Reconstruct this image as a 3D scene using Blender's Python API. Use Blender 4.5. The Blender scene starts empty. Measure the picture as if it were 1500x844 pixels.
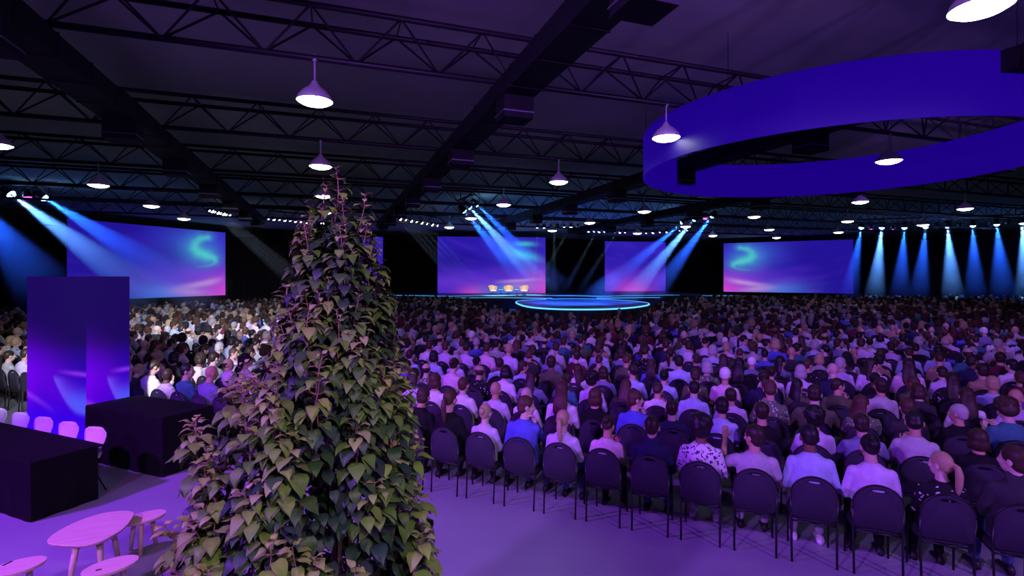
import bpy, math, random
import numpy as np
from mathutils import Vector, Matrix, Euler, noise
random.seed(7); R = random.Random(11)
SC = bpy.context.scene; COL = SC.collection
pi = math.pi; sin = math.sin; cos = math.cos

# ------------------------------------------------------------------ place frame
F = 759.0; H = 2.9; HOR = 405.0
TH = math.atan2(266, 759); TS, TC = sin(TH), cos(TH)
def W(c, d, z=0.0):                       # metres right of / ahead of the viewpoint -> world (building axes)
    return Vector((d*TS + c*TC, d*TC - c*TS, z))
def at(px, d, z):                         # a place d metres ahead seen in column px, at height z
    return W((px-750)/F*d, d, z)
def atp(px, py, d): return at(px, d, H - (py-HOR)/F*d)
def onz(px, py, z):                       # where the ray meets height z
    return at(px, (H-z)*F/(py-HOR), z)
def to_px(v):
    c = v.x*TC - v.y*TS; d = v.x*TS + v.y*TC
    return (750 + F*c/d, HOR + F*(H-v.z)/d, d)
FA = math.atan2(328, 759)                 # seating faces this far right of the view axis
SEATYAW = -(TH + FA)
def SL(l, f, z=0.0):                      # seating axes: l along a row (rightwards), f towards the stage
    return W(l*cos(FA) + f*sin(FA), -l*sin(FA) + f*cos(FA), z)

# ------------------------------------------------------------------ helpers
class MB:
    def __init__(s): s.v = []; s.f = []; s.m = []; s.M = Matrix.Identity(4); s.mi = 0
    def add(s, vs, fs, mi=None):
        b = len(s.v); M = s.M
        s.v += [tuple(M @ Vector(p)) for p in vs]
        s.f += [tuple(b+i for i in f) for f in fs]
        s.m += [s.mi if mi is None else mi]*len(fs)
    def box(s, x0, x1, y0, y1, z0, z1, bev=0.0):
        if bev <= 0:
            s.add([(x0,y0,z0),(x1,y0,z0),(x1,y1,z0),(x0,y1,z0),(x0,y0,z1),(x1,y0,z1),(x1,y1,z1),(x0,y1,z1)],
                  [(0,3,2,1),(4,5,6,7),(0,1,5,4),(1,2,6,5),(2,3,7,6),(3,0,4,7)])
        else:
            b = bev; rings = []
            for z, i in ((z0,b),(z0+b,0),(z1-b,0),(z1,b)):
                rings.append([(x0+i+b*.0,y0+b,z),(x0+b,y0+i,z),(x1-b,y0+i,z),(x1-i,y0+b,z),(x1-i,y1-b,z),(x1-b,y1-i,z),(x0+b,y1-i,z),(x0+i,y1-b,z)])
            s.loft(rings)
    def loft(s, rings, caps=True, closed=True):
        n = len(rings[0]); vs = [p for r in rings for p in r]; fs = []
        for k in range(len(rings)-1):
            for i in range(n if closed else n-1):
                j = (i+1) % n
                fs.append((k*n+i, k*n+j, (k+1)*n+j, (k+1)*n+i))
        if caps:
            fs.append(tuple(range(n-1,-1,-1))); fs.append(tuple((len(rings)-1)*n+i for i in range(n)))
        s.add(vs, fs)
    def ell(s, c, r, n=12, m=8, rot=None):
        c = Vector(c); rings = []; vs = []; fs = []
        for k in range(m+1):
            a = -pi/2 + pi*k/m
            for i in range(n):
                b = 2*pi*i/n
                p = Vector((r[0]*cos(a)*cos(b), r[1]*cos(a)*sin(b), r[2]*sin(a)))
                if rot: p = rot @ p
                vs.append(c+p)
        for k in range(m):
            for i in range(n):
                j = (i+1) % n
                if k == 0: fs.append((i, (k+1)*n+j, (k+1)*n+i)) if False else fs.append((k*n+i, k*n+j, (k+1)*n+j, (k+1)*n+i))
                else: fs.append((k*n+i, k*n+j, (k+1)*n+j, (k+1)*n+i))
        s.add(vs, fs)
    def tube(s, pts, rad, n=8, caps=True):
        pts = [Vector(p) for p in pts]
        rs = rad if isinstance(rad, (list, tuple)) else [rad]*len(pts)
        rings = []; up = None
        for k, p in enumerate(pts):
            d = (pts[min(k+1, len(pts)-1)] - pts[max(k-1, 0)])
            if d.length < 1e-9: d = Vector((0,0,1))
            d.normalize()
            if up is None: up = Vector((0,0,1)) if abs(d.z) < .9 else Vector((1,0,0))
            a = d.cross(up)
            if a.length < 1e-6: a = d.cross(Vector((0,1,0)))
            a.normalize(); b = a.cross(d).normalized(); up = b
            rings.append([p + (a*cos(2*pi*i/n) + b*sin(2*pi*i/n))*rs[k] for i in range(n)])
        s.loft(rings, caps)
    def cap(s, a, b, ra, rb, n=10):           # tapered limb with round ends
        a = Vector(a); b = Vector(b)
        s.tube([a, b], [ra, rb], n); s.ell(a, (ra,)*3, n, 6); s.ell(b, (rb,)*3, n, 6)
    def lathe(s, prof, n=20, caps=True):
        s.loft([[(r*cos(2*pi*i/n), r*sin(2*pi*i/n), z) for i in range(n)] for r, z in prof], caps)
    def prism(s, pts, z0, z1):
        s.loft([[(x, y, z0) for x, y in pts], [(x, y, z1) for x, y in pts]])
    def mesh(s, name, mats, smooth=False):
        me = bpy.data.meshes.new(name); me.from_pydata(s.v, [], s.f)
        for m in (mats if isinstance(mats, (list, tuple)) else [mats]): me.materials.append(m)
        if any(s.m): me.polygons.foreach_set('material_index', s.m)
        if smooth: me.polygons.foreach_set('use_smooth', [True]*len(me.polygons))
        me.validate(); me.update(); return me
    def build(s, name, mats, parent=None, smooth=False, loc=None, rot=0.0):
        o = bpy.data.objects.new(name, s.mesh(name, mats, smooth)); COL.objects.link(o)
        if loc is not None: o.location = loc
        if rot: o.rotation_euler.z = rot
        if parent: o.parent = parent
        return o
def tag(o, label=None, cat=None, group=None, kind=None):
    if label: o['label'] = label
    if cat: o['category'] = cat
    if group: o['group'] = group
    if kind: o['kind'] = kind
    return o
def empty(name, loc=(0,0,0), rot=0.0, label=None, cat=None, group=None):
    o = bpy.data.objects.new(name, None); COL.objects.link(o); o.empty_display_size = .1
    o.location = loc; o.rotation_euler.z = rot
    return tag(o, label, cat, group)
def link_mesh(name, me, parent=None, loc=None):
    o = bpy.data.objects.new(name, me); COL.objects.link(o)
    if parent: o.parent = parent
    if loc is not None: o.location = loc
    return o
KIDS = {}
def copy_tree(o, parent=None):
    c = o.copy(); COL.objects.link(c)
    if parent: c.parent = parent
    for ch in KIDS.get(o.name) or [x for x in o.children]: copy_tree(ch, c)
    return c
ORD = ['', 'first', 'second', 'third', 'fourth', 'fifth', 'sixth', 'seventh', 'eighth', 'ninth', 'tenth', 'eleventh', 'twelfth',
       'thirteenth', 'fourteenth', 'fifteenth', 'sixteenth', 'seventeenth', 'eighteenth', 'nineteenth']
TENS = ['', '', 'twent', 'thirt', 'fort', 'fift', 'sixt']
def ordinal(n):
    if n < 20: return ORD[n]
    t, u = divmod(n, 10)
    return TENS[t] + ('ieth' if u == 0 else 'y-' + ORD[u])

def mat(name, col, rough=.7, metal=0.0, spec=.3, emit=None, es=1.0):
    m = bpy.data.materials.new(name); m.use_nodes = True; b = m.node_tree.nodes['Principled BSDF']
    b.inputs['Base Color'].default_value = (*col, 1); b.inputs['Roughness'].default_value = rough
    b.inputs['Metallic'].default_value = metal; b.inputs['Specular IOR Level'].default_value = spec
    if emit: b.inputs['Emission Color'].default_value = (*emit, 1); b.inputs['Emission Strength'].default_value = es
    return m
def noisy(name, col, col2, scale, rough=.8, spec=.25, bump=0.0, bscale=None, detail=4, stretch=None):
    m = mat(name, col, rough, 0, spec); nt = m.node_tree; b = nt.nodes['Principled BSDF']
    tc = nt.nodes.new('ShaderNodeTexCoord'); n = nt.nodes.new('ShaderNodeTexNoise'); n.inputs['Scale'].default_value = scale
    n.inputs['Detail'].default_value = detail
    src = tc.outputs['Object']
    if stretch:
        mp = nt.nodes.new('ShaderNodeMapping'); mp.inputs['Scale'].default_value = stretch
        nt.links.new(src, mp.inputs['Vector']); src = mp.outputs['Vector']
    nt.links.new(src, n.inputs['Vector'])
    r = nt.nodes.new('ShaderNodeValToRGB'); r.color_ramp.elements[0].position = .35; r.color_ramp.elements[1].position = .65
    r.color_ramp.elements[0].color = (*col, 1); r.color_ramp.elements[1].color = (*col2, 1)
    nt.links.new(n.outputs['Fac'], r.inputs['Fac']); nt.links.new(r.outputs['Color'], b.inputs['Base Color'])
    if bump:
        n2 = nt.nodes.new('ShaderNodeTexNoise'); n2.inputs['Scale'].default_value = bscale or scale
        nt.links.new(src, n2.inputs['Vector'])
        bp = nt.nodes.new('ShaderNodeBump'); bp.inputs['Strength'].default_value = bump; bp.inputs['Distance'].default_value = .01
        nt.links.new(n2.outputs['Fac'], bp.inputs['Height']); nt.links.new(bp.outputs['Normal'], b.inputs['Normal'])
    return m
def attr_mat(name, attr, rough=.7, spec=.3, emission=False, strength=1.0):
    m = bpy.data.materials.new(name); m.use_nodes = True; nt = m.node_tree; b = nt.nodes['Principled BSDF']
    a = nt.nodes.new('ShaderNodeVertexColor'); a.layer_name = attr
    if emission:
        b.inputs['Base Color'].default_value = (.0008,.0008,.001,1); b.inputs['Roughness'].default_value = .35
        nt.links.new(a.outputs['Color'], b.inputs['Emission Color']); b.inputs['Emission Strength'].default_value = strength
    else: nt.links.new(a.outputs['Color'], b.inputs['Base Color'])
    b.inputs['Roughness'].default_value = rough if not emission else .35; b.inputs['Specular IOR Level'].default_value = spec if not emission else .02
    return m
def flower_mat(name, base, spots, scale, th):
    m = mat(name, base, .85, 0, .2); nt = m.node_tree; b = nt.nodes['Principled BSDF']
    tc = nt.nodes.new('ShaderNodeTexCoord'); v = nt.nodes.new('ShaderNodeTexVoronoi'); v.inputs['Scale'].default_value = scale
    n = nt.nodes.new('ShaderNodeTexNoise'); n.inputs['Scale'].default_value = scale*.7
    mx = nt.nodes.new('ShaderNodeVectorMath'); mx.operation = 'MULTIPLY_ADD'; mx.inputs[1].default_value = (.12,)*3
    nt.links.new(tc.outputs['Object'], n.inputs['Vector']); nt.links.new(n.outputs['Color'], mx.inputs[0]); nt.links.new(tc.outputs['Object'], mx.inputs[2])
    nt.links.new(mx.outputs[0], v.inputs['Vector'])
    r = nt.nodes.new('ShaderNodeValToRGB'); r.color_ramp.interpolation = 'CONSTANT'
    r.color_ramp.elements[0].color = (*spots, 1); r.color_ramp.elements[1].position = th; r.color_ramp.elements[1].color = (*base, 1)
    nt.links.new(v.outputs['Distance'], r.inputs['Fac']); nt.links.new(r.outputs['Color'], b.inputs['Base Color'])
    return m
def set_col(me, name, cols):
    a = me.color_attributes.new(name, 'FLOAT_COLOR', 'POINT'); n = len(me.vertices)
    arr = np.ones((n, 4), dtype=np.float32); arr[:, :3] = np.asarray(cols, dtype=np.float32).reshape(n, 3)
    a.data.foreach_set('color', arr.ravel())

def refine(mb, name, voxel, smooth=4, dec=1.0, fac=.5):       # one continuous skin out of overlapping shapes
    me = mb.mesh('tmp', [M['skin_a']]); ob = bpy.data.objects.new('tmp', me); COL.objects.link(ob)
    r = ob.modifiers.new('r', 'REMESH'); r.mode = 'VOXEL'; r.voxel_size = voxel; r.use_smooth_shade = True
    if smooth:
        s = ob.modifiers.new('s', 'SMOOTH'); s.factor = fac; s.iterations = smooth
    if dec < 1:
        d = ob.modifiers.new('d', 'DECIMATE'); d.ratio = dec
    bpy.context.view_layer.update()
    dg = bpy.context.evaluated_depsgraph_get()
    out = bpy.data.meshes.new_from_object(ob.evaluated_get(dg)); out.name = name
    bpy.data.objects.remove(ob); bpy.data.meshes.remove(me)
    out.polygons.foreach_set('use_smooth', [True]*len(out.polygons))
    out.materials.clear()
    return out

# ------------------------------------------------------------------ materials
M = {}
def mk(k, *a, **kw): M[k] = mat(k, *a, **kw)
mk('skin_a', (.52,.33,.26), .55); mk('skin_b', (.50,.29,.20), .55); mk('skin_c', (.16,.08,.05), .5); mk('skin_d', (.60,.41,.35), .55)
mk('eye', (.03,.02,.02), .2); mk('lip', (.45,.16,.14), .5)
mk('hair_black', (.012,.010,.012), .45); mk('hair_brown', (.045,.024,.016), .5); mk('hair_auburn', (.075,.034,.022), .5)
mk('hair_blonde', (.42,.30,.17), .5); mk('hair_grey', (.40,.38,.38), .6); mk('hair_dark', (.03,.018,.014), .45)
mk('cap_white', (.75,.75,.75), .8)
TOPS = {'white': (.78,.76,.80), 'lilac': (.62,.52,.74), 'pale pink': (.74,.52,.62), 'pale blue': (.42,.52,.74), 'light grey': (.46,.46,.48),
        'blue': (.10,.12,.55), 'slate blue': (.20,.22,.36), 'navy': (.025,.025,.07), 'black': (.012,.012,.014), 'charcoal': (.04,.04,.045),
        'olive': (.10,.11,.06), 'maroon': (.12,.02,.04), 'tan': (.36,.24,.16), 'teal': (.05,.18,.22)}
for k, c in TOPS.items(): M['top_'+k] = noisy('top_'+k, c, tuple(x*.86 for x in c), 18, .9, .15)
M['top_black floral'] = flower_mat('top_black floral', (.012,.012,.016), (.6,.55,.6), 17, .20)
M['top_white patterned'] = flower_mat('top_white patterned', (.75,.73,.78), (.05,.06,.10), 26, .36)
M['top_green patterned'] = flower_mat('top_green patterned', (.12,.16,.10), (.5,.5,.45), 20, .30)
for k, c in {'denim': (.06,.09,.22), 'black': (.012,.012,.014), 'grey': (.10,.10,.11), 'light': (.45,.43,.48)}.items():
    M['leg_'+k] = noisy('leg_'+k, c, tuple(x*.8 for x in c), 30, .9, .15)
mk('shoe_dark', (.02,.018,.02), .45); mk('shoe_white', (.75,.74,.75), .6)
M['chair_fabric'] = noisy('chair_fabric', (.030,.024,.042), (.042,.034,.058), 220, .9, .2, .3, 400)
mk('chair_metal', (.012,.012,.014), .35, .3, .5)
M['floor'] = noisy('floor', (.25,.26,.30), (.28,.29,.33), .9, .42, .4, .02, 60, 6)
M['ceiling'] = noisy('ceiling', (.44,.53,.42), (.50,.59,.48), .5, .95, .1)
M['wall'] = noisy('wall', (.035,.03,.035), (.045,.038,.045), .7, .9, .15)
M['drape'] = noisy('drape', (.006,.006,.007), (.010,.010,.011), 3, .95, .1)
M['duct'] = noisy('duct', (.012,.012,.016), (.017,.017,.022), 2.0, .7, .15)
mk('duct_trim', (.16,.14,.22), .4, .4, .5)
mk('truss', (.022,.020,.028), .42, .3, .4)
mk('lamp_metal', (.62,.60,.64), .45, .1, .4)
mk('lamp_glow', (.9,.9,.9), .5, emit=(1.0,.97,.95), es=11.0)
mk('ring_lit_skin', (.008,.003,.05), .55, emit=(.011,0.0,.22), es=1.0)  # light on the blue banner fabric is put in as emission
mk('rig_black', (.012,.012,.014), .5, .2, .4)
mk('lens_white', (.8,.8,.8), .3, emit=(.85,.93,1.0), es=14)
mk('lens_blue', (.8,.8,.9), .3, emit=(.25,.55,1.0), es=26)
mk('lens_pink', (.9,.3,.8), .3, emit=(1.0,.05,.75), es=7)
M['desk_cloth'] = noisy('desk_cloth', (.0045,.004,.005), (.007,.0065,.0075), 4, .8, .12)
mk('shell_white', (.78,.74,.80), .45, 0, .4)
M['wood'] = noisy('wood', (.62,.44,.36), (.70,.52,.44), 3, .5, .35, .03, 20, 4, (1, 12, 1))
mk('slot_dark', (.02,.015,.015), .8)
M['stage_deck'] = noisy('stage_deck', (.05,.06,.10), (.16,.18,.26), .45, .4, .4)
mk('stage_side', (.012,.014,.03), .6)
mk('led_cyan', (.2,.7,1), .3, emit=(.10,.55,1.0), es=1.6)
mk('led_dim', (.2,.7,1), .3, emit=(.05,.38,.60), es=.7)
mk('tan_leather', (.55,.34,.17), .5); mk('cushion_white', (.75,.72,.70), .8)
M['stem'] = noisy('stem', (.30,.08,.15), (.20,.10,.09), 8, .5, .3)
M['leaf'] = attr_mat('leaf', 'leaf_colour', .5, .35)
M['screen'] = attr_mat('screen', 'picture', emission=True, strength=1.0)
M['crowd'] = attr_mat('crowd', 'clothes', .85, .15)
mk('pot', (.03,.03,.03), .6); mk('soil', (.03,.02,.015), .95)

# ------------------------------------------------------------------ people
SEAT_Z = .455
def rot_about(p, piv, ax, a):
    return piv + Matrix.Rotation(a, 3, ax) @ (p - piv)
def hand(mb, w, d, n, side, curl=.5, r=1.0):
    # w wrist, d towards the fingertips, n back of the hand, side = +1 / -1: where the thumb is along d x n
    w = Vector(w); d = Vector(d).normalized(); n = Vector(n); n = (n - d*n.dot(d)).normalized(); s = d.cross(n)*side
    rot = Matrix((s, d, n)).transposed()
    mb.ell(w + d*.045, (.038*r, .055*r, .016*r), 12, 8, rot)
    mb.cap(w - d*.01, w + d*.02, .024*r, .028*r)
    for k, (off, ln) in enumerate(((.029,.068),(.0095,.078),(-.0105,.072),(-.030,.056))):
        p = w + d*.085*r + s*off*r; a = .15
        q = p
        for seg, fr in enumerate((.45,.32,.23)):
            a += curl*(.35 + .3*seg)
            dd = d*cos(a) - n*sin(a)
            q2 = q + dd*ln*fr*r
            mb.cap(q, q2, .0088*r, .0080*r, 8); q = q2
    p = w + d*.03*r + s*.030*r; q = p + (s*.75 + d*.6 - n*.25).normalized()*.035*r
    mb.cap(p, q, .012*r, .010*r, 8); mb.cap(q, q + (s*.3 + d*.9 - n*.35).normalized()*.032*r, .010*r, .0085*r, 8)

def oval_loft(mb, secs, n=18):
    rings = []
    for c, w, d, ax in secs:
        c = Vector(c)
        rings.append([c + Vector((w*cos(2*pi*i/n), 0, 0)) + ax*(d*sin(2*pi*i/n)) for i in range(n)])
    mb.loft(rings)

def make_figure(key, lean=0.0, turn=0.0, nod=0.0, arms=('thigh','thigh'), broad=1.0, short=False, feet=.40, tilt=0.0):
    """Seated figure facing +Y, feet on z=0, seat top at SEAT_Z. Returns body, top, short top, trousers, shoes + head matrix."""
    hip = Vector((0, -.04, SEAT_Z+.085)); b = broad
    def T(p):                                  # torso lean about the hips
        p = Vector(p); return rot_about(p, hip, 'X', -lean)
    ax = Matrix.Rotation(-lean, 3, 'X') @ Vector((0,1,0))
    def torso(mb, g=0.0, top=True, low=True):
        z0 = SEAT_Z
        secs = [(T((0,-.05,z0+.02)), .15*b+g, .105+g, ax), (T((0,-.05,z0+.07)), .178*b+g, .125+g, ax), (T((0,-.055,z0+.16)), .168*b+g, .120+g, ax),
                (T((0,-.06,z0+.26)), .152*b+g, .108+g, ax), (T((0,-.065,z0+.35)), .160*b+g, .112+g, ax), (T((0,-.075,z0+.43)), .174*b+g, .114+g, ax),
                (T((0,-.085,z0+.485)), .170*b+g, .098+g, ax), (T((0,-.09,z0+.525)), .128*b+g, .080+g, ax), (T((0,-.085,z0+.555)), .080+g, .068+g, ax), (T((0,-.08,z0+.575)), .062+g, .060+g, ax)]
        oval_loft(mb, secs)
    neck0 = T((0,-.085,SEAT_Z+.53)); neck1 = T((0,-.055,SEAT_Z+.63))
    hc = T((0,-.038,SEAT_Z+.718))
    HM = Matrix.Translation(hc) @ Matrix.Rotation(-lean*.5, 4, 'X') @ Matrix.Rotation(turn, 4, 'Z') @ Matrix.Rotation(-nod, 4, 'X') @ Matrix.Rotation(tilt, 4, 'Y') @ Matrix.Scale(1.07, 4)
    def head(mb):
        mb.cap(neck0, neck1, .062*min(b,1.05), .054)
        mb.cap(neck1, HM @ Vector((0,-.015,-.02)), .054, .05)
        mb.M = HM
        mb.ell((0,-.005,.022), (.076,.097,.098), 18, 12)
        mb.ell((0,.034,-.045), (.056,.060,.068), 14, 10)
        mb.ell((0,.064,-.082), (.026,.024,.022)); mb.ell((0,.078,.012), (.050,.018,.014))
        mb.tube([(0,.088,.010),(0,.103,-.012),(0,.113,-.031)], [.009,.011,.015], 8); mb.ell((0,.105,-.033), (.018,.014,.011))
        mb.ell((0,.088,-.060), (.024,.012,.010))
        for s in (-1,1):
            mb.ell((s*.079,-.008,-.012), (.010,.021,.033), 10, 8); mb.ell((s*.040,.066,-.022), (.026,.024,.022))
        mb.M = Matrix.Identity(4)
    sh = [T((s*.158*b,-.085,SEAT_Z+.470)) for s in (-1,1)]
    A = []                                       # shoulder, elbow, wrist, hand direction, back of hand
    for k, s in enumerate((-1,1)):
        a = arms[k]
        if a == 'thigh': e, w, d, n = T((s*.222*b,-.03,SEAT_Z+.235)), Vector((s*.135,.20,SEAT_Z+.185)), (-s*.25,.95,-.18), (0,.15,1)
        elif a == 'lap': e, w, d, n = T((s*.228*b,-.01,SEAT_Z+.24)), Vector((s*.075,.17,SEAT_Z+.19)), (-s*.75,.6,-.1), (0,.25,1)
        elif a == 'chin': e, w, d, n = Vector((s*.17,.19,SEAT_Z+.30)), HM @ Vector((s*.045,.105,-.205)), (-s*.15,-.1,1), (s*.3,1,.1)
        elif a == 'up': e, w, d, n = T((s*.30*b,.06,SEAT_Z+.36)), T((s*.275*b,.13,SEAT_Z+.60)), (0,.12,1), (0,-1,.1)
        elif a == 'phone': e, w, d, n = T((s*.235*b,.03,SEAT_Z+.27)), T((s*.08,.27,SEAT_Z+.42)), (-s*.35,.5,.75), (s*.4,.85,-.5)
        elif a == 'cross': e, w, d, n = T((s*.25*b,.02,SEAT_Z+.29)), T((-s*.05,.125,SEAT_Z+.33+.03*s)), (-s*1,.1,.05), (0,1,.2)
        A.append((sh[k], Vector(e), Vector(w), d, n, s))
    knee = [Vector((s*.115*b,.40,SEAT_Z+.045)) for s in (-1,1)]; hipj = [Vector((s*.092*b,-.03,SEAT_Z+.082)) for s in (-1,1)]
    ank = [Vector((s*.125,feet,.085)) for s in (-1,1)]
    def arm(mb, g, upto=1.0, hands=False):
        for S, e, w, d, n, s in A:
            mb.ell(S, (.056+g*.6,)*3)
            if upto >= .99:
                mb.cap(S, e, .050+g, .041+g); mb.cap(e, e.lerp(w, .35), .042+g, .040+g); mb.cap(e.lerp(w,.35), w, .040+g, .027+g)
            else: mb.cap(S, S.lerp(e, upto), .056+g, .052+g)
            if hands: hand(mb, w + Vector(d).normalized()*.012, d, n, -s, .55 if arms[0 if s<0 else 1] in ('thigh','lap') else .9)
    def legs(mb, g, upto=1.0):
        for k in range(2):
            mb.cap(hipj[k], knee[k], .088+g, .060+g); mb.cap(knee[k], knee[k].lerp(ank[k], .35), .058+g, .056+g)
            mb.cap(knee[k].lerp(ank[k],.35), ank[k].lerp(knee[k], .02 if g == 0 else .08), .056+g, .038+g)
    body = MB(); torso(body, -.006); head(body); arm(body, 0, 1, True); legs(body, -.004)
    for k in range(2): body.cap(ank[k] + Vector((0,-.02,-.035)), ank[k] + Vector((0,.13,-.055)), .034, .026)
    bm = refine(body, 'body_'+key, .0078, 3, .30)
    for m in (M['skin_a'], M['eye'], M['lip']): bm.materials.append(m)
    inv = HM.inverted(); mi = []
    for p in bm.polygons:
        q = inv @ p.center; k = 0
        for s in (-1,1):
            if q.y > .06 and ((q.x - s*.033)/.014)**2 + ((q.z + .006)/.007)**2 < 1: k = 1
        if q.y > .075 and (q.x/.022)**2 + ((q.z + .060)/.007)**2 < 1: k = 2
        mi.append(k)
    bm.polygons.foreach_set('material_index', mi)
    tp = MB(); torso(tp, .011); arm(tp, .010)
    tm = refine(tp, 'top_'+key, .013, 4, .55)
    ts = None
    if short:
        t2 = MB(); torso(t2, .011); arm(t2, .012, .62); ts = refine(t2, 'short_top_'+key, .013, 4, .55)
    lg = MB(); legs(lg, .010)
    oval_loft(lg, [((0,-.05,SEAT_Z-.0+.012), .165*b, .125, Vector((0,1,0))), ((0,-.045,SEAT_Z+.06), .188*b, .14, Vector((0,1,0))), ((0,-.05,SEAT_Z+.17), .172*b, .125, Vector((0,1,0)))])
    lm = refine(lg, 'trousers_'+key, .015, 4, .5)
    shoes = []
    for k in range(2):
        a = ank[k]; s = MB()
        sec = []
        for y, w, h in ((-.065,.030,.05),(-.045,.038,.085),(.0,.040,.10),(.06,.042,.075),(.12,.047,.055),(.165,.044,.045),(.195,.026,.03)):
            sec.append([(a.x + w*cos(t), a.y + y, max(0.0, .0 + h*.5 + h*.5*sin(t)*1.0)) for t in [2*pi*i/12 for i in range(12)]])
        s.loft(sec); shoes.append(s.mesh('shoe_'+key, [M['shoe_dark']], True))
    return dict(body=bm, top=tm, short=ts or tm, legs=lm, shoes=shoes, HM=HM)

def hair_mesh(kind):
    mb = MB(); sm = 3; v = .009
    def capell(c=(0,-.013,.034), r=(.083,.098,.098)): mb.ell(c, r, 20, 14)
    if kind == 'short':
        capell(); mb.ell((0,-.045,-.015), (.076,.062,.075), 14, 10)
    elif kind == 'crop':
        capell((0,-.012,.030), (.081,.097,.097)); mb.ell((0,-.05,-.012), (.068,.054,.062))
    elif kind == 'curly':
        capell((0,-.018,.045), (.108,.112,.108)); mb.ell((0,-.055,-.01), (.095,.070,.085))
        for k in range(60):
            a, b = R.uniform(0, 2*pi), R.uniform(-.3, 1.4)
            mb.ell((.100*cos(a)*cos(b), -.022+.104*sin(a)*cos(b) - (0.015 if sin(a) > .5 else 0), .045+.10*sin(b)), (.022,)*3, 8, 6)
    elif kind == 'long':
        capell((0,-.014,.033), (.086,.100,.100)); rings = []
        for z, w, y, d in ((.03,.080,-.055,.055),(-.06,.090,-.070,.048),(-.15,.100,-.105,.036),(-.25,.098,-.125,.030),(-.30,.075,-.13,.022),(-.32,.045,-.13,.012)):
            rings.append([(w*cos(2*pi*i/20)*(1+.06*sin(i*2.3)), y + d*sin(2*pi*i/20), z) for i in range(20)])
        mb.loft(rings)
    elif kind == 'ponytail':
        capell((0,-.012,.030), (.081,.098,.097)); mb.ell((0,-.06,-.005), (.062,.045,.055)); mb.ell((0,-.112,.03), (.022,.026,.024))
        mb.tube([(0,-.115,.035),(0,-.150,.02),(.004,-.165,-.05),(.008,-.160,-.14),(.01,-.150,-.21),(.012,-.145,-.25)], [.018,.028,.036,.032,.022,.006], 12)
    elif kind == 'bun':
        capell((0,-.012,.030), (.081,.098,.097)); mb.ell((0,-.06,-.005), (.064,.045,.06)); mb.ell((0,-.115,.045), (.042,.038,.042))
    elif kind == 'bob':
        capell((0,-.014,.033), (.088,.100,.100)); mb.ell((0,-.045,-.035), (.094,.070,.085)); 
        for s in (-1,1): mb.ell((s*.078,-.005,-.05), (.022,.045,.06))
    elif kind == 'fringe':                       # bald crown with hair round the back
        rings = []
        for z, e in ((-.055,-.004),(-.03,.004),(.0,.006),(.03,.004),(.05,-.006)):
            f = math.sqrt(max(.05, 1 - ((z-.022)/.098)**2))
            o = [((.078*f+e+.003)*cos(t), -.008+(.099*f+e)*sin(t), z) for t in np.linspace(pi*.97, 2*pi+.03*pi, 16)]
            i_ = [((.070*f)*cos(t), -.008+(.088*f)*sin(t), z) for t in np.linspace(2*pi+.03*pi, pi*.97, 16)]
            rings.append(o + i_)
        mb.loft(rings)
    elif kind == 'cap':
        capell((0,-.008,.035), (.086,.104,.095)); mb.ell((0,.095,.045), (.060,.065,.010)); mb.ell((0,-.05,-.01), (.07,.05,.05))
    return refine(mb, 'hair_'+kind, v, sm, .5)

FIG = {
 'rest':  make_figure('rest', -.06, 0, .03, ('thigh','thigh'), 1.0, True),
 'lean':  make_figure('lean', .20, .12, .05, ('lap','lap'), 1.0, True, .30),
 'right': make_figure('right', -.04, -.75, 0, ('lap','thigh'), .95, True),
 'left':  make_figure('left', -.05, .7, .0, ('thigh','lap'), 1.0, True, .36),
 'chin':  make_figure('chin', .10, -.95, .05, ('thigh','chin'), 1.05, False, .42),
 'raise': make_figure('raise', -.04, .75, .05, ('up','thigh'), 1.05, True, .38),
 'phone': make_figure('phone', .10, -.1, .45, ('phone','phone'), .98, True, .36),
 'broad': make_figure('broad', .06, -.15, .08, ('cross','cross'), 1.17, False, .40),
}
HAIR = {k: hair_mesh(k) for k in ('short','crop','curly','long','ponytail','bun','bob','fringe','cap')}
hd = MB()
rr = []
for y, z, w, h in ((-.03,.0,.02,.01),(-.07,.02,.075,.03),(-.11,.0,.10,.05),(-.135,-.07,.095,.045),(-.13,-.15,.05,.03),(-.12,-.18,.02,.012)):
    rr.append([(w*cos(2*pi*i/14), y + h*.6*sin(2*pi*i/14), z + h*.5*cos(2*pi*i/14)**2) for i in range(14)])
hd.loft(rr)
HOOD = refine(hd, 'hood', .012, 3, .6)

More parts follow.
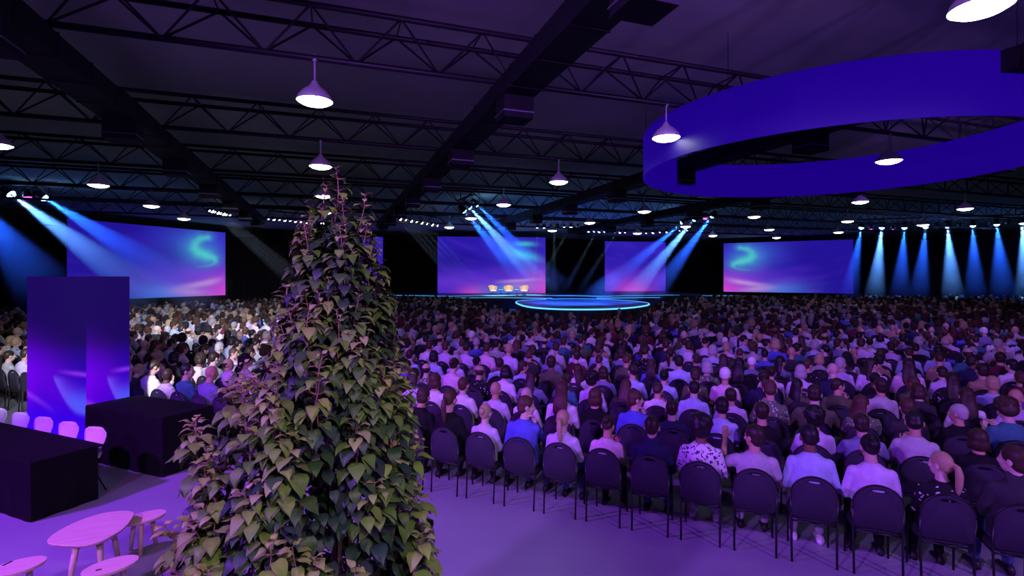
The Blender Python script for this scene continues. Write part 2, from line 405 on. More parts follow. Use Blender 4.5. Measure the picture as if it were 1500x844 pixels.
def obj_mat(o, i, m):
    o.material_slots[i].link = 'OBJECT'; o.material_slots[i].material = m
for f in FIG.values():
    f['top'].materials.append(M['top_white']); f['legs'].materials.append(M['leg_denim'])
    if f['short'] is not f['top']: f['short'].materials.append(M['top_white'])
for h in HAIR.values(): h.materials.append(M['hair_brown'])
HOOD.materials.append(M['top_navy'])
HWORD = {'short':'short','crop':'cropped','curly':'bushy','long':'long','ponytail':'ponytailed','bun':'tied-up','bob':'bobbed'}
SKIN = {'a':'skin_a','b':'skin_b','c':'skin_c','d':'skin_d'}
def add_person(loc, yaw, spec, label, near, group, scale=1.0):
    f = FIG[spec['pose']]
    b = link_mesh('person', f['body'], None, loc); b.rotation_euler.z = yaw; b.scale = (scale*spec.get('wide',1.0), scale, scale)
    obj_mat(b, 0, M[SKIN[spec['skin']]]); tag(b, label, 'person', group)
    t = link_mesh('blouse' if spec['top'] in ('lilac','pale pink') else 'shirt' if spec['top'] not in ('navy','black','charcoal') else 'jacket', f['short'] if spec.get('short') else f['top'], b); obj_mat(t, 0, M['top_'+spec['top']])
    l = link_mesh('trousers', f['legs'], b); obj_mat(l, 0, M['leg_'+spec['legs']])
    if spec['hair'] != 'bald':
        h = link_mesh('hair' if spec['hair'] != 'cap' else 'cap', HAIR[spec['hair']], b); h.matrix_local = f['HM']
        obj_mat(h, 0, M['cap_white'] if spec['hair'] == 'cap' else M['hair_'+spec['hcol']])
    if spec.get('hood'):
        hh = link_mesh('hood', HOOD, b); hh.location = (0,-.02,SEAT_Z+.60); obj_mat(hh, 0, M['top_'+spec['top']])
    if near:
        for s in f['shoes']:
            so = link_mesh('shoe', s, b); obj_mat(so, 0, M['shoe_white' if spec.get('wshoe') else 'shoe_dark'])
    return b
def describe(s):
    if s['hair'] == 'bald': h = 'bald person'
    elif s['hair'] == 'fringe': h = 'balding person'
    elif s['hair'] == 'cap': h = 'person in white cap'
    else: h = HWORD[s['hair']] + ' ' + s['hcol'] + ' haired person'
    return h + ' in ' + s['top']
def rand_spec(light=.4):
    r = R.random()
    top = R.choice(('white','white','lilac','lilac','pale blue','light grey','pale pink','pale blue')) if r < light else R.choice(('black','black','navy','charcoal','charcoal','navy','slate blue','slate blue','blue','olive','maroon','tan','teal','black floral','green patterned'))
    hair = R.choice(('short','short','short','crop','crop','crop','curly','short','crop','long','long','ponytail','bun','bob','bob','fringe','bald','cap' if R.random() < .25 else 'short'))
    hcol = R.choice(('black','black','dark','dark','dark','brown','brown','auburn','blonde','grey'))
    return dict(pose=R.choice(('rest','rest','lean','right','left','phone','broad','rest','broad','lean','chin' if R.random() < .5 else 'rest')), top=top, hair=hair, hcol=hcol,
                skin=R.choice('aaaddbbc'), legs=R.choice(('denim','black','black','grey','light')), short=R.random() < .3, wshoe=R.random() < .3, wide=R.uniform(.93,1.05))

# ------------------------------------------------------------------ banquet chair
def back_outline(w, z0, z1, n=64):
    pts = []                                     # closed outline, rounded top, small lower corners
    def arc(cx, cz, rx, rz, a0, a1, k): return [(cx + rx*cos(a0+(a1-a0)*i/k), cz + rz*sin(a0+(a1-a0)*i/k)) for i in range(k+1)]
    top = z1 - .20
    pts += arc(0, top, w, .20, 0, pi, 22)
    pts += arc(-w+.045, z0+.04, .035, .04, pi, 1.5*pi, 4) + arc(w-.045, z0+.04, .035, .04, 1.5*pi, 2*pi, 4)
    return pts
def chair_parts():
    P = {}
    mb = MB()
    rings = []
    def sr(w, d, z):
        p = []
        for i in range(32):
            t = 2*pi*i/32; c, s = cos(t), sin(t)
            p.append((w*math.copysign(abs(c)**.45, c), .02 + d*math.copysign(abs(s)**.45, s), z))
        return p
    mb.loft([sr(.195,.205,.415), sr(.208,.218,.425), sr(.210,.220,.445), sr(.200,.210,.466), sr(.165,.175,.473)])
    P['seat'] = mb.mesh('seat', M['chair_fabric'], True)
    # backrest: padded panel with a hand slot near its top, leaning back a little
    mb = MB(); out = back_outline(.205, .455, .885); cz = .835
    ang = [math.atan2(z-cz, x) for x, z in out]
    slot = [(.052*math.copysign(abs(cos(a))**.6, cos(a)), cz + .0125*math.copysign(abs(sin(a))**.6, sin(a))) for a in ang]
    def back_y(z): return -.205 - (z-.45)*.10
    N = len(out)
    def layer(pts, k, dy, s=1.0):
        return [(x*s, back_y(z)+dy, cz+(z-cz)*s) for x, z in pts]
    L = [layer(slot,0,.006), layer([(x*.35+sx*.65, z*.35+sz*.65) for (x,z),(sx,sz) in zip(out,slot)],0,.020), layer(out,0,.016,.975), layer(out,0,0.0),
         layer(out,0,-.012,.985), layer([(x*.35+sx*.65, z*.35+sz*.65) for (x,z),(sx,sz) in zip(out,slot)],0,-.017), layer(slot,0,-.006)]
    vs = [p for r in L for p in r]; fs = []
    for k in range(len(L)):
        k2 = (k+1) % len(L)
        for i in range(N):
            j = (i+1) % N; fs.append((k*N+i, k2*N+i, k2*N+j, k*N+j))
    mb.add(vs, fs); P['backrest'] = mb.mesh('backrest', M['chair_fabric'], True)
    for side in (-1,1):
        mb = MB(); mb.tube([(side*.198,-.235,0),(side*.200,-.215,.30),(side*.203,-.208,.46),(side*.207,-.225,.66)], .011, 8); P[('leg','r',side)] = mb.mesh('leg', M['chair_metal'], True)
        mb = MB(); mb.tube([(side*.190,.215,0),(side*.188,.195,.40),(side*.185,.17,.425)], .011, 8); P[('leg','f',side)] = mb.mesh('leg', M['chair_metal'], True)
    mb = MB(); mb.tube([(-.190,.17,.41),(.190,.17,.41)], .010, 6); mb.tube([(-.2,-.20,.41),(.2,-.20,.41)], .010, 6)
    for s in (-1,1): mb.tube([(s*.195,-.20,.41),(s*.188,.17,.41)], .010, 6)
    P['seat_frame'] = mb.mesh('seat_frame', M['chair_metal'], True)
    mb = MB(); ro = back_outline(.207, .455, .893)
    mb.tube([(x, back_y(z)-.001, z) for x, z in ro + ro[:1]], .0085, 6); P['back_rim'] = mb.mesh('back_rim', M['chair_metal'], True)
    return P
CP = chair_parts()
def join_meshes(name, ms, mats):
    mb = MB()
    for me, i in ms: mb.add([v.co for v in me.vertices], [tuple(p.vertices) for p in me.polygons], i)
    return mb.mesh(name, mats, True)
CHAIR_ONE = join_meshes('chair', [(CP[k], 0 if k in ('seat','backrest') else 1) for k in CP], [M['chair_fabric'], M['chair_metal']])
def add_chair(loc, yaw, label, near, group):
    if not near:
        o = link_mesh('banquet_chair', CHAIR_ONE, None, loc); o.rotation_euler.z = yaw; return tag(o, label, 'chair', group)
    r = empty('banquet_chair', loc, yaw, label, 'chair', group)
    for k, me in CP.items(): link_mesh(k if isinstance(k, str) else k[0], me, r)
    return r

# ------------------------------------------------------------------ seating
def dmax(px):
    xs = [-400, 40, 200, 330, 420, 600, 660, 700, 740, 790, 880, 940, 985, 1040, 1200, 1900]
    ds = [26, 27, 31, 36, 41, 44, 43, 36, 27, 23.5, 23.5, 27, 36, 45, 46, 44]
    return float(np.interp(px, xs, ds))
PLX = [250, 300, 350, 450, 520, 600, 650, 750, 844, 1000]; PLL = [485, 452, 442, 418, 372, 300, 300, 275, 255, 250]; PLR = [498, 535, 548, 575, 592, 600, 612, 622, 632, 640]
def behind_plant(px, py): return 250 < py and np.interp(py, PLX, PLL) < px < np.interp(py, PLX, PLR)
base_l, base_f = -.81*cos(FA) - 7.11*sin(FA), -.81*sin(FA) + 7.11*cos(FA)
SP, RS = .535, 1.15
seats = []
for j in range(0, 48):
    ro = 0 if j == 0 else (.13 if j == 1 else R.uniform(-.25,.25))
    for i in range(-70, 110):
        l = base_l + i*SP + ro; f = base_f + j*RS
        p = SL(l, f); d = p.x*TS + p.y*TC
        if d < 3: continue
        px, py, d = to_px(Vector((p.x, p.y, 1.25)))
        if not (-60 < px < 1560) or d > dmax(px): continue
        if d < 5.2 and j > 0: pass
        if p.x < -26 or p.x > 61 or p.y > 50: continue
        seats.append((d, j, i, px, py, p))
FRONT = {
 0: dict(pose='rest', top='black', hair='ponytail', hcol='auburn', skin='a', legs='black', wide=.93),
 1: dict(pose='rest', top='lilac', hair='bun', hcol='blonde', skin='d', legs='black', wide=.93),
 2: dict(pose='chin', top='blue', hair='short', hcol='auburn', skin='d', legs='denim'),
 3: dict(pose='rest', top='lilac', hair='ponytail', hcol='blonde', skin='d', legs='denim', wide=.98),
 4: dict(pose='phone', top='pale pink', hair='bun', hcol='dark', skin='b', legs='black', short=True, wide=.95, sc=.93),
 5: dict(pose='rest', top='navy', hair='crop', hcol='dark', skin='a', legs='denim', hood=True),
 6: dict(pose='rest', top='white patterned', hair='curly', hcol='black', skin='c', legs='light', wshoe=True, sc=1.04),
 7: dict(pose='raise', top='light grey', hair='short', hcol='dark', skin='b', legs='light', short=True),
 8: dict(pose='lean', top='pale blue', hair='crop', hcol='black', skin='c', legs='light', wshoe=True, sc=1.03),
 9: dict(pose='lean', top='lilac', hair='bun', hcol='black', skin='a', legs='black', sc=1.0),
 10: dict(pose='left', top='black floral', hair='ponytail', hcol='blonde', skin='d', legs='black', wide=.93, sc=.95),
 11: dict(pose='left', top='charcoal', hair='short', hcol='brown', skin='d', legs='denim', hood=True),
}
ROW2 = {0: ('rest','lilac','bald','blonde'), 1: ('rest','white','bald','blonde'), 2: ('rest','white','long','auburn'), 3: ('rest','black','bob','auburn'), 4: ('chin','blue','short','auburn'),
        5: ('rest','navy','crop','dark'), 6: ('lean','pale blue','short','black'), 7: ('rest','black','crop','dark'), 8: ('rest','lilac','curly','black'), 9: ('broad','slate blue','short','dark'),
        10: ('phone','light grey','short','black'), 11: ('rest','black','bob','brown'), 12: ('rest','white','crop','dark'), 13: ('rest','lilac','bun','blonde'), 14: ('left','teal','short','auburn'),
        15: ('rest','black floral','ponytail','blonde'), 16: ('rest','charcoal','short','brown')}
seats.sort(key=lambda t: t[0])
named, rest = [], []
for s in seats:
    d, j, i, px, py, p = s
    vis = (0 <= px <= 1500) and not behind_plant(px, py) and not (43 < px < 193 and d > 8) and not (j > 0 and px < 193 and py > 590)
    if vis and len(named) < 300: named.append(s)
    else: rest.append(s)
rank = {}
for side in (0, 1):
    rows = {}
    for s in named:
        if (s[3] > 480) == bool(side): rows.setdefault(s[1], []).append(s)
    for j, L in rows.items():
        L.sort(key=lambda t: t[3])
        for k, s in enumerate(L): rank[(s[1], s[2])] = (side, k+1)
nchair = 0
for s in named:
    d, j, i, px, py, p = s
    side, k = rank[(j, i)]
    sp = None
    if j == 0 and i in FRONT: sp = FRONT[i]
    elif j == 1 and i in ROW2 and True:
        a = ROW2[i]; sp = dict(pose=a[0], top=a[1], hair=a[2], hcol=a[3], skin=R.choice('aadb'), legs='black')
    if sp is None: sp = rand_spec(.36 if px > 430 else .6)
    where = ('nearest row' if j == 0 else ordinal(j+1) + ' row from the camera') + ', ' + ordinal(k) + (' right of plant' if side else ' from left')
    jit = Vector((R.uniform(-.045,.045), R.uniform(-.02,.02), 0)) if j else Vector((0,0,0))
    yaw = SEATYAW + (R.uniform(-.16,.16) if j else R.uniform(-.03,.03))
    add_person(p + jit, yaw, sp, describe(sp) + ', ' + where, d < 9.5, 'seated audience', sp.get('sc', R.uniform(.93,1.06)))
    add_chair(p, SEATYAW + R.uniform(-.03,.03), 'black banquet chair, ' + where, d < 9.0, 'audience chairs')
    nchair += 1

# everyone farther back: one uncountable crowd
def lowpoly(key, hair):
    f = FIG[key]; vs = []; fs = []; kinds = []
    def addm(me, ratio, kind, Mx=None):
        ob = bpy.data.objects.new('t', me); COL.objects.link(ob)
        dd = ob.modifiers.new('d', 'DECIMATE'); dd.ratio = ratio
        bpy.context.view_layer.update()
        e = bpy.data.meshes.new_from_object(ob.evaluated_get(bpy.context.evaluated_depsgraph_get()))
        b = len(vs)
        for v in e.vertices: vs.append(tuple((Mx @ v.co) if Mx else v.co)); kinds.append(kind)
        for p in e.polygons: fs.append(tuple(b+i for i in p.vertices))
        bpy.data.objects.remove(ob); bpy.data.meshes.remove(e)
    tot = lambda me, n: min(1.0, n/len(me.polygons))
    addm(f['top'], tot(f['top'], 260), 1); addm(f['body'], tot(f['body'], 420), 0); addm(f['legs'], tot(f['legs'], 90), 3)
    if hair != 'bald': addm(HAIR[hair], tot(HAIR[hair], 110), 2, f['HM'] @ Matrix.Scale(1.09, 4))
    keep = [k for k in range(len(vs))]
    return np.array(vs), fs, np.array(kinds)
CV, CF, CC, off = [], [], [], 0
SV, SF, so_ = [], [], 0
LP = [lowpoly(k, h) for k, h in (('rest','short'),('lean','crop'),('right','long'),('left','short'),('broad','crop'),('rest','bald'),('phone','curly'),('lean','bob'),('rest','ponytail'),('broad','short'))]
skc = np.array([(.42,.27,.21),(.34,.20,.14),(.13,.07,.045),(.50,.34,.29)]); tops = [np.array(c) for c in TOPS.values()]
lts = [tops[i] for i in (0,1,2,3,4)]; hcs = [np.array(c) for c in ((.012,.01,.012),(.02,.014,.012),(.04,.022,.014),(.03,.018,.014),(.28,.20,.12),(.06,.028,.018),(.20,.19,.19))]
bk = back_outline(.205, .455, .89)[::3]
cb = [(x, -.205-(z-.45)*.1, z) for x, z in bk] + [(x, -.235-(z-.45)*.1, z) for x, z in bk]
nb = len(bk); cbf = [tuple(range(nb)), tuple(range(2*nb-1, nb-1, -1))] + [(i, nb+i, nb+(i+1)%nb, (i+1)%nb) for i in range(nb)]
sb = len(cb); cb += [(-.2,-.2,.42),(.2,-.2,.42),(.2,.22,.42),(-.2,.22,.42),(-.2,-.2,.47),(.2,-.2,.47),(.2,.22,.47),(-.2,.22,.47)]
cbf += [tuple(sb+i for i in f) for f in [(0,3,2,1),(4,5,6,7),(0,1,5,4),(1,2,6,5),(2,3,7,6),(3,0,4,7)]]
for lx, ly in ((-.2,-.22),(.2,-.22),(-.19,.2),(.19,.2)):
    b = len(cb); cb += [(lx-.011,ly-.011,0),(lx+.011,ly-.011,0),(lx+.011,ly+.011,0),(lx-.011,ly+.011,0),(lx-.011,ly-.011,.43),(lx+.011,ly-.011,.43),(lx+.011,ly+.011,.43),(lx-.011,ly+.011,.43)]
    cbf += [tuple(b+i for i in f) for f in [(0,1,5,4),(1,2,6,5),(2,3,7,6),(3,0,4,7)]]
cb = np.array(cb)
for d, j, i, px, py, p in rest:
    if R.random() < .06: continue
    V, Fs, K = R.choice(LP)
    a = SEATYAW + R.uniform(-.15,.15); sc = R.uniform(.95,1.06)
    rm = np.array([[cos(a), -sin(a), 0],[sin(a), cos(a), 0],[0,0,1]])
    CV.append((V*sc) @ rm.T + np.array([p.x + R.uniform(-.05,.05), p.y + R.uniform(-.05,.05), 0]))
    CF += [tuple(off+k for k in f) for f in Fs]; off += len(V)
    top = R.choice(lts) if R.random() < (.62 if px < 430 else .24) else R.choice(tops[5:])
    pal = np.array([R.choice(skc), top*R.uniform(.8,1.0), R.choice(hcs), R.choice(((.06,.09,.22),(.012,.012,.014),(.1,.1,.11)))])
    CC.append(pal[K])
    rm0 = np.array([[cos(SEATYAW), -sin(SEATYAW), 0],[sin(SEATYAW), cos(SEATYAW), 0],[0,0,1]])
    SV.append(cb @ rm0.T + np.array([p.x, p.y, 0])); SF += [tuple(so_+k for k in f) for f in cbf]; so_ += len(cb)
CV = np.concatenate(CV); me = bpy.data.meshes.new('seated_crowd'); me.from_pydata(CV, [], CF); me.materials.append(M['crowd'])
set_col(me, 'clothes', np.concatenate(CC)); me.polygons.foreach_set('use_smooth', [True]*len(me.polygons))
tag(link_mesh('seated_crowd', me), 'far crowd of seated people filling the hall up to the stage', 'crowd', None, 'stuff')
me = bpy.data.meshes.new('crowd_seating'); me.from_pydata(np.concatenate(SV), [], SF); me.materials.append(M['chair_fabric'])
tag(link_mesh('crowd_seating', me), 'black chairs packed under the far crowd', 'seating', None, 'stuff')
print('seats', len(seats), 'named', len(named), 'rest', len(rest))

# ------------------------------------------------------------------ the hall
X0, X1, Y0, Y1, CZ = -27.0, 63.0, -7.0, 59.0, 7.65
def struct(name, mb, m): return tag(mb.build(name, m), kind='structure')
mb = MB(); mb.box(X0-.2, X1+.2, Y0-.2, Y1+.2, -.2, 0); struct('floor', mb, M['floor'])
mb = MB(); mb.box(X0-.2, X1+.2, Y0-.2, Y1+.2, CZ, CZ+.2); struct('ceiling', mb, M['ceiling'])
mb = MB(); mb.box(X0-.2, X0, Y0, Y1, 0, CZ); struct('wall_left', mb, M['wall'])
mb = MB(); mb.box(X1, X1+.2, Y0, Y1, 0, CZ); struct('wall_right', mb, M['wall'])
mb = MB(); mb.box(X0-.2, X1+.2, Y1, Y1+.2, 0, CZ); struct('wall_back', mb, M['wall'])
mb = MB(); mb.box(X0-.2, X1+.2, Y0-.2, Y0, 0, CZ); struct('wall_front', mb, M['wall'])
def curtain(a, b, z0, z1, label):
    a = Vector(a); b = Vector(b); n = max(8, int((b-a).length/.12)); t = (b-a).normalized(); nn = Vector((-t.y, t.x, 0))
    mb = MB(); f = []; k_ = []
    ring = lambda o: [a.lerp(b, i/n) + nn*(.05*sin(i*1.9)+.02*sin(i*.7)+o) for i in range(n+1)]
    A, B = ring(0), ring(.02)
    loop = A + B[::-1]
    mb.loft([[Vector((p.x,p.y,z0)) for p in loop], [Vector((p.x,p.y,z1)) for p in loop]])
    tag(mb.build('stage_curtain', M['drape'], smooth=False), label, 'curtain')
curtain((-9.2,55.4,0), (-.5,57.3,0), 0, 6.7, 'tall black pleated curtain beside the left wide screen')
curtain((20.6,57.4,0), (31.0,57.4,0), 0, 6.7, 'tall black pleated curtain between the main screen and its right neighbour')
curtain((35.5,57.5,0), (46.8,54.0,0), 0, 6.7, 'tall black pleated curtain left of the right wide screen')
curtain((-.2,57.6,0), (11.0,57.4,0), 0, 6.7, 'tall black pleated curtain left of the main screen')

# roof trusses
TY = [3.7, 9.4, 14.95, 20.45, 25.75, 30.9, 36.0]
tm = {}
def truss_meshes():
    L = X1 - X0 - .4; ch = []
    for y, z, r in ((-.38,0.72,.052),(.38,.72,.052),(0,0,.056)):
        mb = MB(); mb.tube([(0,y,z),(L,y,z)], r, 8); ch.append(mb.mesh('chord', M['truss'], True))
    mb = MB(); n = int(L/1.45)
    for k in range(n):
        x = .4 + k*1.45
        for s in (-1,1):
            mb.tube([(x,s*.38,.72),(x+.725,0,0)], .020, 5, False); mb.tube([(x+.725,0,0),(x+1.45,s*.38,.72)], .020, 5, False)
        mb.tube([(x,-.38,.72),(x,.38,.72)], .016, 5, False)
    return ch, mb.mesh('lattice', M['truss'])
CHO, LAT = truss_meshes()
for k, y in enumerate(TY):
    e = empty('roof_truss', (X0+.2, y, H+3.7), 0, 'long dark tubular roof truss across the hall, %s one from the camera' % ordinal(k+1), 'truss', 'roof trusses')
    for c in CHO: link_mesh('chord', c, e)
    link_mesh('lattice', LAT, e)
# air ducts
def duct(x0, x1, y0, y1, outs, label):
    e = empty('air_duct', (x0, y0, H+3.28), 0, label, 'duct', 'air ducts')
    w = x1-x0; L = y1-y0; mb = MB(); y = .6; rg = []
    def sec(y, o): return [(-o, y, -o), (w+o, y, -o), (w+o, y, .36+o), (-o, y, .36+o)]
    rg.append(sec(0,0))
    while y < L-.1:
        rg += [sec(y,0), sec(y,.014), sec(y+.04,.014), sec(y+.04,0)]; y += 1.15
    rg.append(sec(L,0)); mb.loft(rg); mb.build('duct_body', M['duct'], e)
    for yy in outs:
        y = yy - y0; mb = MB()
        mb.box(.02, w-.02, y, y+.5, -.40, .0)
        o = mb.build('outlet', M['duct'], e)
        mb = MB(); mb.box(.005, w-.005, y-.015, y+.515, -.30, -.275); mb.build('trim_band', M['duct_trim'], o)
    return e
OY = [4.6, 8.8, 13.0, 17.2, 21.4, 25.6, 29.8, 34]
duct(-4.48, -3.85, -6, 36, [8.2, 12.9, 17.0, 21.3, 25.6, 29.8, 34], 'black square air duct hanging over the left side, nearest the desks')
duct(2.92, 3.52, -6, 36, OY, 'black square air duct running over the middle of the hall')
duct(10.2, 10.8, -6, 36, [3.7, 8.8, 13.4, 17.4, 21.6, 25.8, 30], 'black square air duct passing above the blue ring')
duct(17.1, 17.7, -6, 36, OY, 'black square air duct at the far right beyond the blue ring')

# blue ring banner
rc = W(7.7, 12.7, 0); n = 96; mb = MB(); ra = 4.35; prof = ((ra,2.6),(ra,3.66),(ra-.04,3.66),(ra-.04,2.6))
mb.loft([[(r*cos(2*pi*i/n), r*sin(2*pi*i/n), H+z) for i in range(n)] for r, z in prof + prof[:1]], caps=False)
e = empty('ring_banner', (rc.x, rc.y, 0), 0, 'large blue-lit ring banner hanging from the roof at right', 'banner')
mb.build('band', M['ring_lit_skin'], e, True)
for k in range(6):
    a = 2*pi*k/6+.3; mb = MB(); mb.tube([(ra*.995*cos(a), ra*.995*sin(a), H+3.64), (ra*.995*cos(a), ra*.995*sin(a), CZ)], .006, 6); mb.build('hanging_wire', M['rig_black'], e)

# pendant lamps
def pendant_parts():
    d = {}
    mb = MB(); mb.lathe([(.015,.80),(.018,.34),(.05,.335),(.06,.30),(.10,.25),(.20,.17),(.27,.08),(.300,.0),(.293,.0),(.262,.08),(.19,.165),(.06,.25)], 28, False)
    d['lamp_shade'] = mb.mesh('lamp_shade', M['lamp_metal'], True)
    mb = MB(); mb.lathe([(.0005,-.075),(.12,-.066),(.22,-.040),(.288,.004),(.282,.02),(.0005,.03)], 28, True); d['diffuser'] = mb.mesh('diffuser', M['lamp_glow'], True)
    mb = MB(); mb.tube([(0,0,.33),(0,0,.72)], .018, 8); mb.tube([(0,0,.68),(0,0,.74)], .05, 10); d['stem'] = mb.mesh('stem', M['lamp_metal'], True)
    return d
PP = pendant_parts(); LX = [-7.15, -.25, 6.8, 13.6, 20.0, 26.4, 32.4]; lampn = 0
lampspots = []
for ky, y in enumerate(TY[:6]):
    for kx, x in enumerate(LX):
        px, py, d = to_px(Vector((x, y, H+3.0)))
        if d < 3 or not (-25 < px < 1525) or py < -25: continue
        lampspots.append((x, y, H+2.97, ky, kx))
for x, y, z, ky, kx in lampspots:
    e = empty('pendant_lamp', (x, y, z), 0, 'white dome pendant lamp under the %s roof truss, %s along from the left' % (ordinal(ky+1), ordinal(kx+1)), 'lamp', 'pendant lamps')
    for k, m_ in PP.items(): link_mesh(k, m_, e)
# ------------------------------------------------------------------ screens
def mixc(a, b, t): return a + (b-a)*t[..., None]
def picture(nx, ny, kind, seed=0, flip=False):
    u, v = np.meshgrid(np.linspace(0,1,nx), np.linspace(0,1,ny))
    if flip: u = 1-u
    rs = np.random.RandomState(seed)
    nz = np.array([[noise.noise(Vector((a*2.2+seed, b*3, 0))) for a in u[0]] for b in v[:,0]])
    nz2 = np.array([[noise.noise(Vector((a*5+seed, b*9+a*3, 3))) for a in u[0]] for b in v[:,0]])
    def g(x, s): return np.exp(-(x/s)**2)
    def sst(a, b, x): t = np.clip((x-a)/(b-a), 0, 1); return t*t*(3-2*t)
    c = np.zeros(u.shape+(3,))
    navy = np.array([.016,.006,.30]); blue = np.array([.045,.022,.62]); vio = np.array([.16,.04,.72]); mag = np.array([.55,.06,.62]); pale = np.array([.50,.28,.66]); sky = np.array([.05,.20,.72])
    if kind == 'wide':          # aurora: dark blue left, light on the right, magenta corner
        c[:] = navy; c = mixc(c, blue, np.clip(.12 + .9*(u-.45) + .35*nz, 0, 1))
        c = mixc(c, vio, np.clip(g(v-.22,.24)*.7*np.clip(u*1.3-.2,0,1) + .2*nz2*(1-v), 0, 1))
        c = mixc(c, sky, g(u-.52-.3*(0.2-v), .20)*g(v-.03,.16)*.75 + g(u-.62,.16)*g(v-.80,.25)*.12)
        c = mixc(c, mag, np.clip(g(u-1.05,.26)*g(v-.0,.32)*1.1, 0, 1))
        top = .22+.10*(u-.5)*2
        c = mixc(c, pale, g(v-(.135+.16*(u-.62)+.5*(u-.62)**2), .030+.02*u)*sst(.56,.80,u)*np.clip((1.0-u)*8,0,1)*.85)
        c = mixc(c, pale, g(v-.07+.2*(u-.7), .06)*g(u-.72,.13)*.7)
        pts = np.array([(.86,.90),(.80,.87),(.765,.80),(.76,.72),(.79,.66),(.85,.62),(.905,.585),(.92,.54),(.90,.49),(.85,.46),(.78,.445)]); wd = [.028,.034,.042,.050,.054,.050,.036,.025,.018,.014,.011]; am = [.75,.8,.8,.9,.95,1,.9,.75,.5,.4,.3]
        glow = np.zeros(u.shape)
        for k in range(len(pts)-1):
            for t in np.linspace(0,1,7):
                q = pts[k]*(1-t)+pts[k+1]*t; w = wd[k]*(1-t)+wd[k+1]*t; a = am[k]*(1-t)+am[k+1]*t
                glow = np.maximum(glow, a*np.exp(-(((u-q[0])*1.15/w)**2 + ((v-q[1])*.62/w*1.0)**2)*.9)); 
        soft = g(u-.80,.16)*g(v-.72,.26)*.22
        wide = np.zeros(u.shape)
        for k in range(len(pts)):
            wide = np.maximum(wide, am[k]*np.exp(-(((u-pts[k][0])*1.1/(wd[k]*2.2))**2 + ((v-pts[k][1])*.6/(wd[k]*2.2))**2)))
        c = mixc(c, np.array([.06,.28,.75]), soft); c = mixc(c, np.array([.06,.34,.66]), np.clip(wide,0,1)*.55); c = mixc(c, np.array([.08,.62,.55]), np.clip(glow,0,1)**1.5*.85)
    elif kind == 'main':
        c[:] = navy; c = mixc(c, blue, np.clip(.22 + .45*nz + .3*(u-.3), 0, 1))
        c = mixc(c, vio, np.clip(g(v-.20,.20)*.55 + .18*nz2, 0, 1))
        c = mixc(c, mag, np.clip(g(u-1.02,.24)*g(v-.08,.30) + g(u-.32,.13)*g(v,.13)*.8, 0, 1))
        c = mixc(c, pale, g(v-(.20+.12*(u-.55)), .028)*np.clip((u-.50)*5,0,1)*np.clip((1-u)*5,0,1)*.8 + g(v-.12,.07)*g(u-.75,.12)*.6)
        c = mixc(c, sky, g(u-.62,.2)*g(v-.05,.1)*.9 + g(u-.72,.13)*g(v-.72,.16)*.7)
        c = mixc(c, np.array([.07,.55,.62]), g(v-.88+.25*(u-.8)**2, .04)*g(u-.80,.09)*.8 + g(v-(.72-.5*(u-.72)), .07)*g(u-.80,.12)*.9)
    elif kind == 'narrow':
        c[:] = navy; c = mixc(c, blue, np.clip(.2+.2*v+.4*nz, 0, 1)); c = mixc(c, vio, np.clip(g(v-.25,.22)*.55+.15*nz2,0,1)); c = mixc(c, mag, g(u-.45,.3)*g(v,.2)*.9)
    elif kind == 'pillar':
        deep = np.array([.010,.001,.105]); b2 = np.array([.030,.0,.62]); vv = np.array([.14,.0,.80]); lb = np.array([.07,.10,1.0])
        c[:] = deep; c = mixc(c, b2, np.clip((.62-v)*3.0 + .5*g(u-.9,.3)*np.clip(.75-v,0,1),0,1)); c = mixc(c, vv, g(v-.45+.1*u,.16)*g(u-.25,.5)*.75 + g(u-.02,.15)*g(v-.33,.2)*.6)
        c = mixc(c, np.array([.045,.0,.95]), np.clip((.30-v)*5,0,1))
        ctr = .36 - .18*((1-u)/.55)
        vb = .225 + .20*(np.clip(.92-u,0,1)/.48)**2; dd = v - vb
        c = mixc(c, np.array([.16,.07,.95]), sst(-.005,.03,dd)*np.exp(-(dd/.10)**2)*sst(.43,.50,u)*sst(.44,.40,v)*.9)
        c = mixc(c, lb, sst(-.02,.06,dd)*np.exp(-(dd/.13)**2)*sst(.55,.85,u)*sst(.40,.30,v)*.95)
        c = mixc(c, np.array([.28,.03,.95]), g(v-.455,.012)*np.clip((u-.5)*3,0,1)*.8 + g(v-(.30-.14*u-.05*u*u),.018)*np.clip(1-u*1.9,0,1)*.8)
    return c.reshape(-1,3)
def screen(a, b, z0, z1, kind, seed, flip, label, cat='screen', name='led_screen'):
    a = Vector((a[0],a[1],0)); b = Vector((b[0],b[1],0)); t = b-a; L = t.length; t.normalize()
    nx, ny = (150, 90)
    e = empty(name, (a.x,a.y,z0), math.atan2(t.y,t.x), label, cat)
    vs = [(L*i/(nx-1), -.012, (z1-z0)*j/(ny-1)) for j in range(ny) for i in range(nx)]
    fs = [(j*nx+i, j*nx+i+1, (j+1)*nx+i+1, (j+1)*nx+i) for j in range(ny-1) for i in range(nx-1)]
    me = bpy.data.meshes.new('display'); me.from_pydata(vs, [], fs); me.materials.append(M['screen']); set_col(me, 'picture', picture(nx, ny, kind, seed, flip))
    link_mesh('display', me, e)
    mb = MB(); mb.box(-.02, L+.02, -.008, .14, -.02, z1-z0+.02); mb.build('housing', M['rig_black'], e)
    if z0 > .3:
        mb = MB()
        for x in (L*.12, L*.5, L*.88): mb.box(x-.08, x+.08, .02, .12, -z0 if kind == 'wide' else -(z0-1.1), .0)
        mb.build('support', M['rig_black'], e)
    return e
ZS0, ZS1 = 1.15, 7.0
def pt(px, h): d = 4.1*F/h; q = at(px, d, 0); return (q.x, q.y)
screen(pt(98,85.0), pt(330,64.2), 1.15, ZS1, 'wide', 1, False, 'wide aurora screen at the far left above the white-shirted crowd')
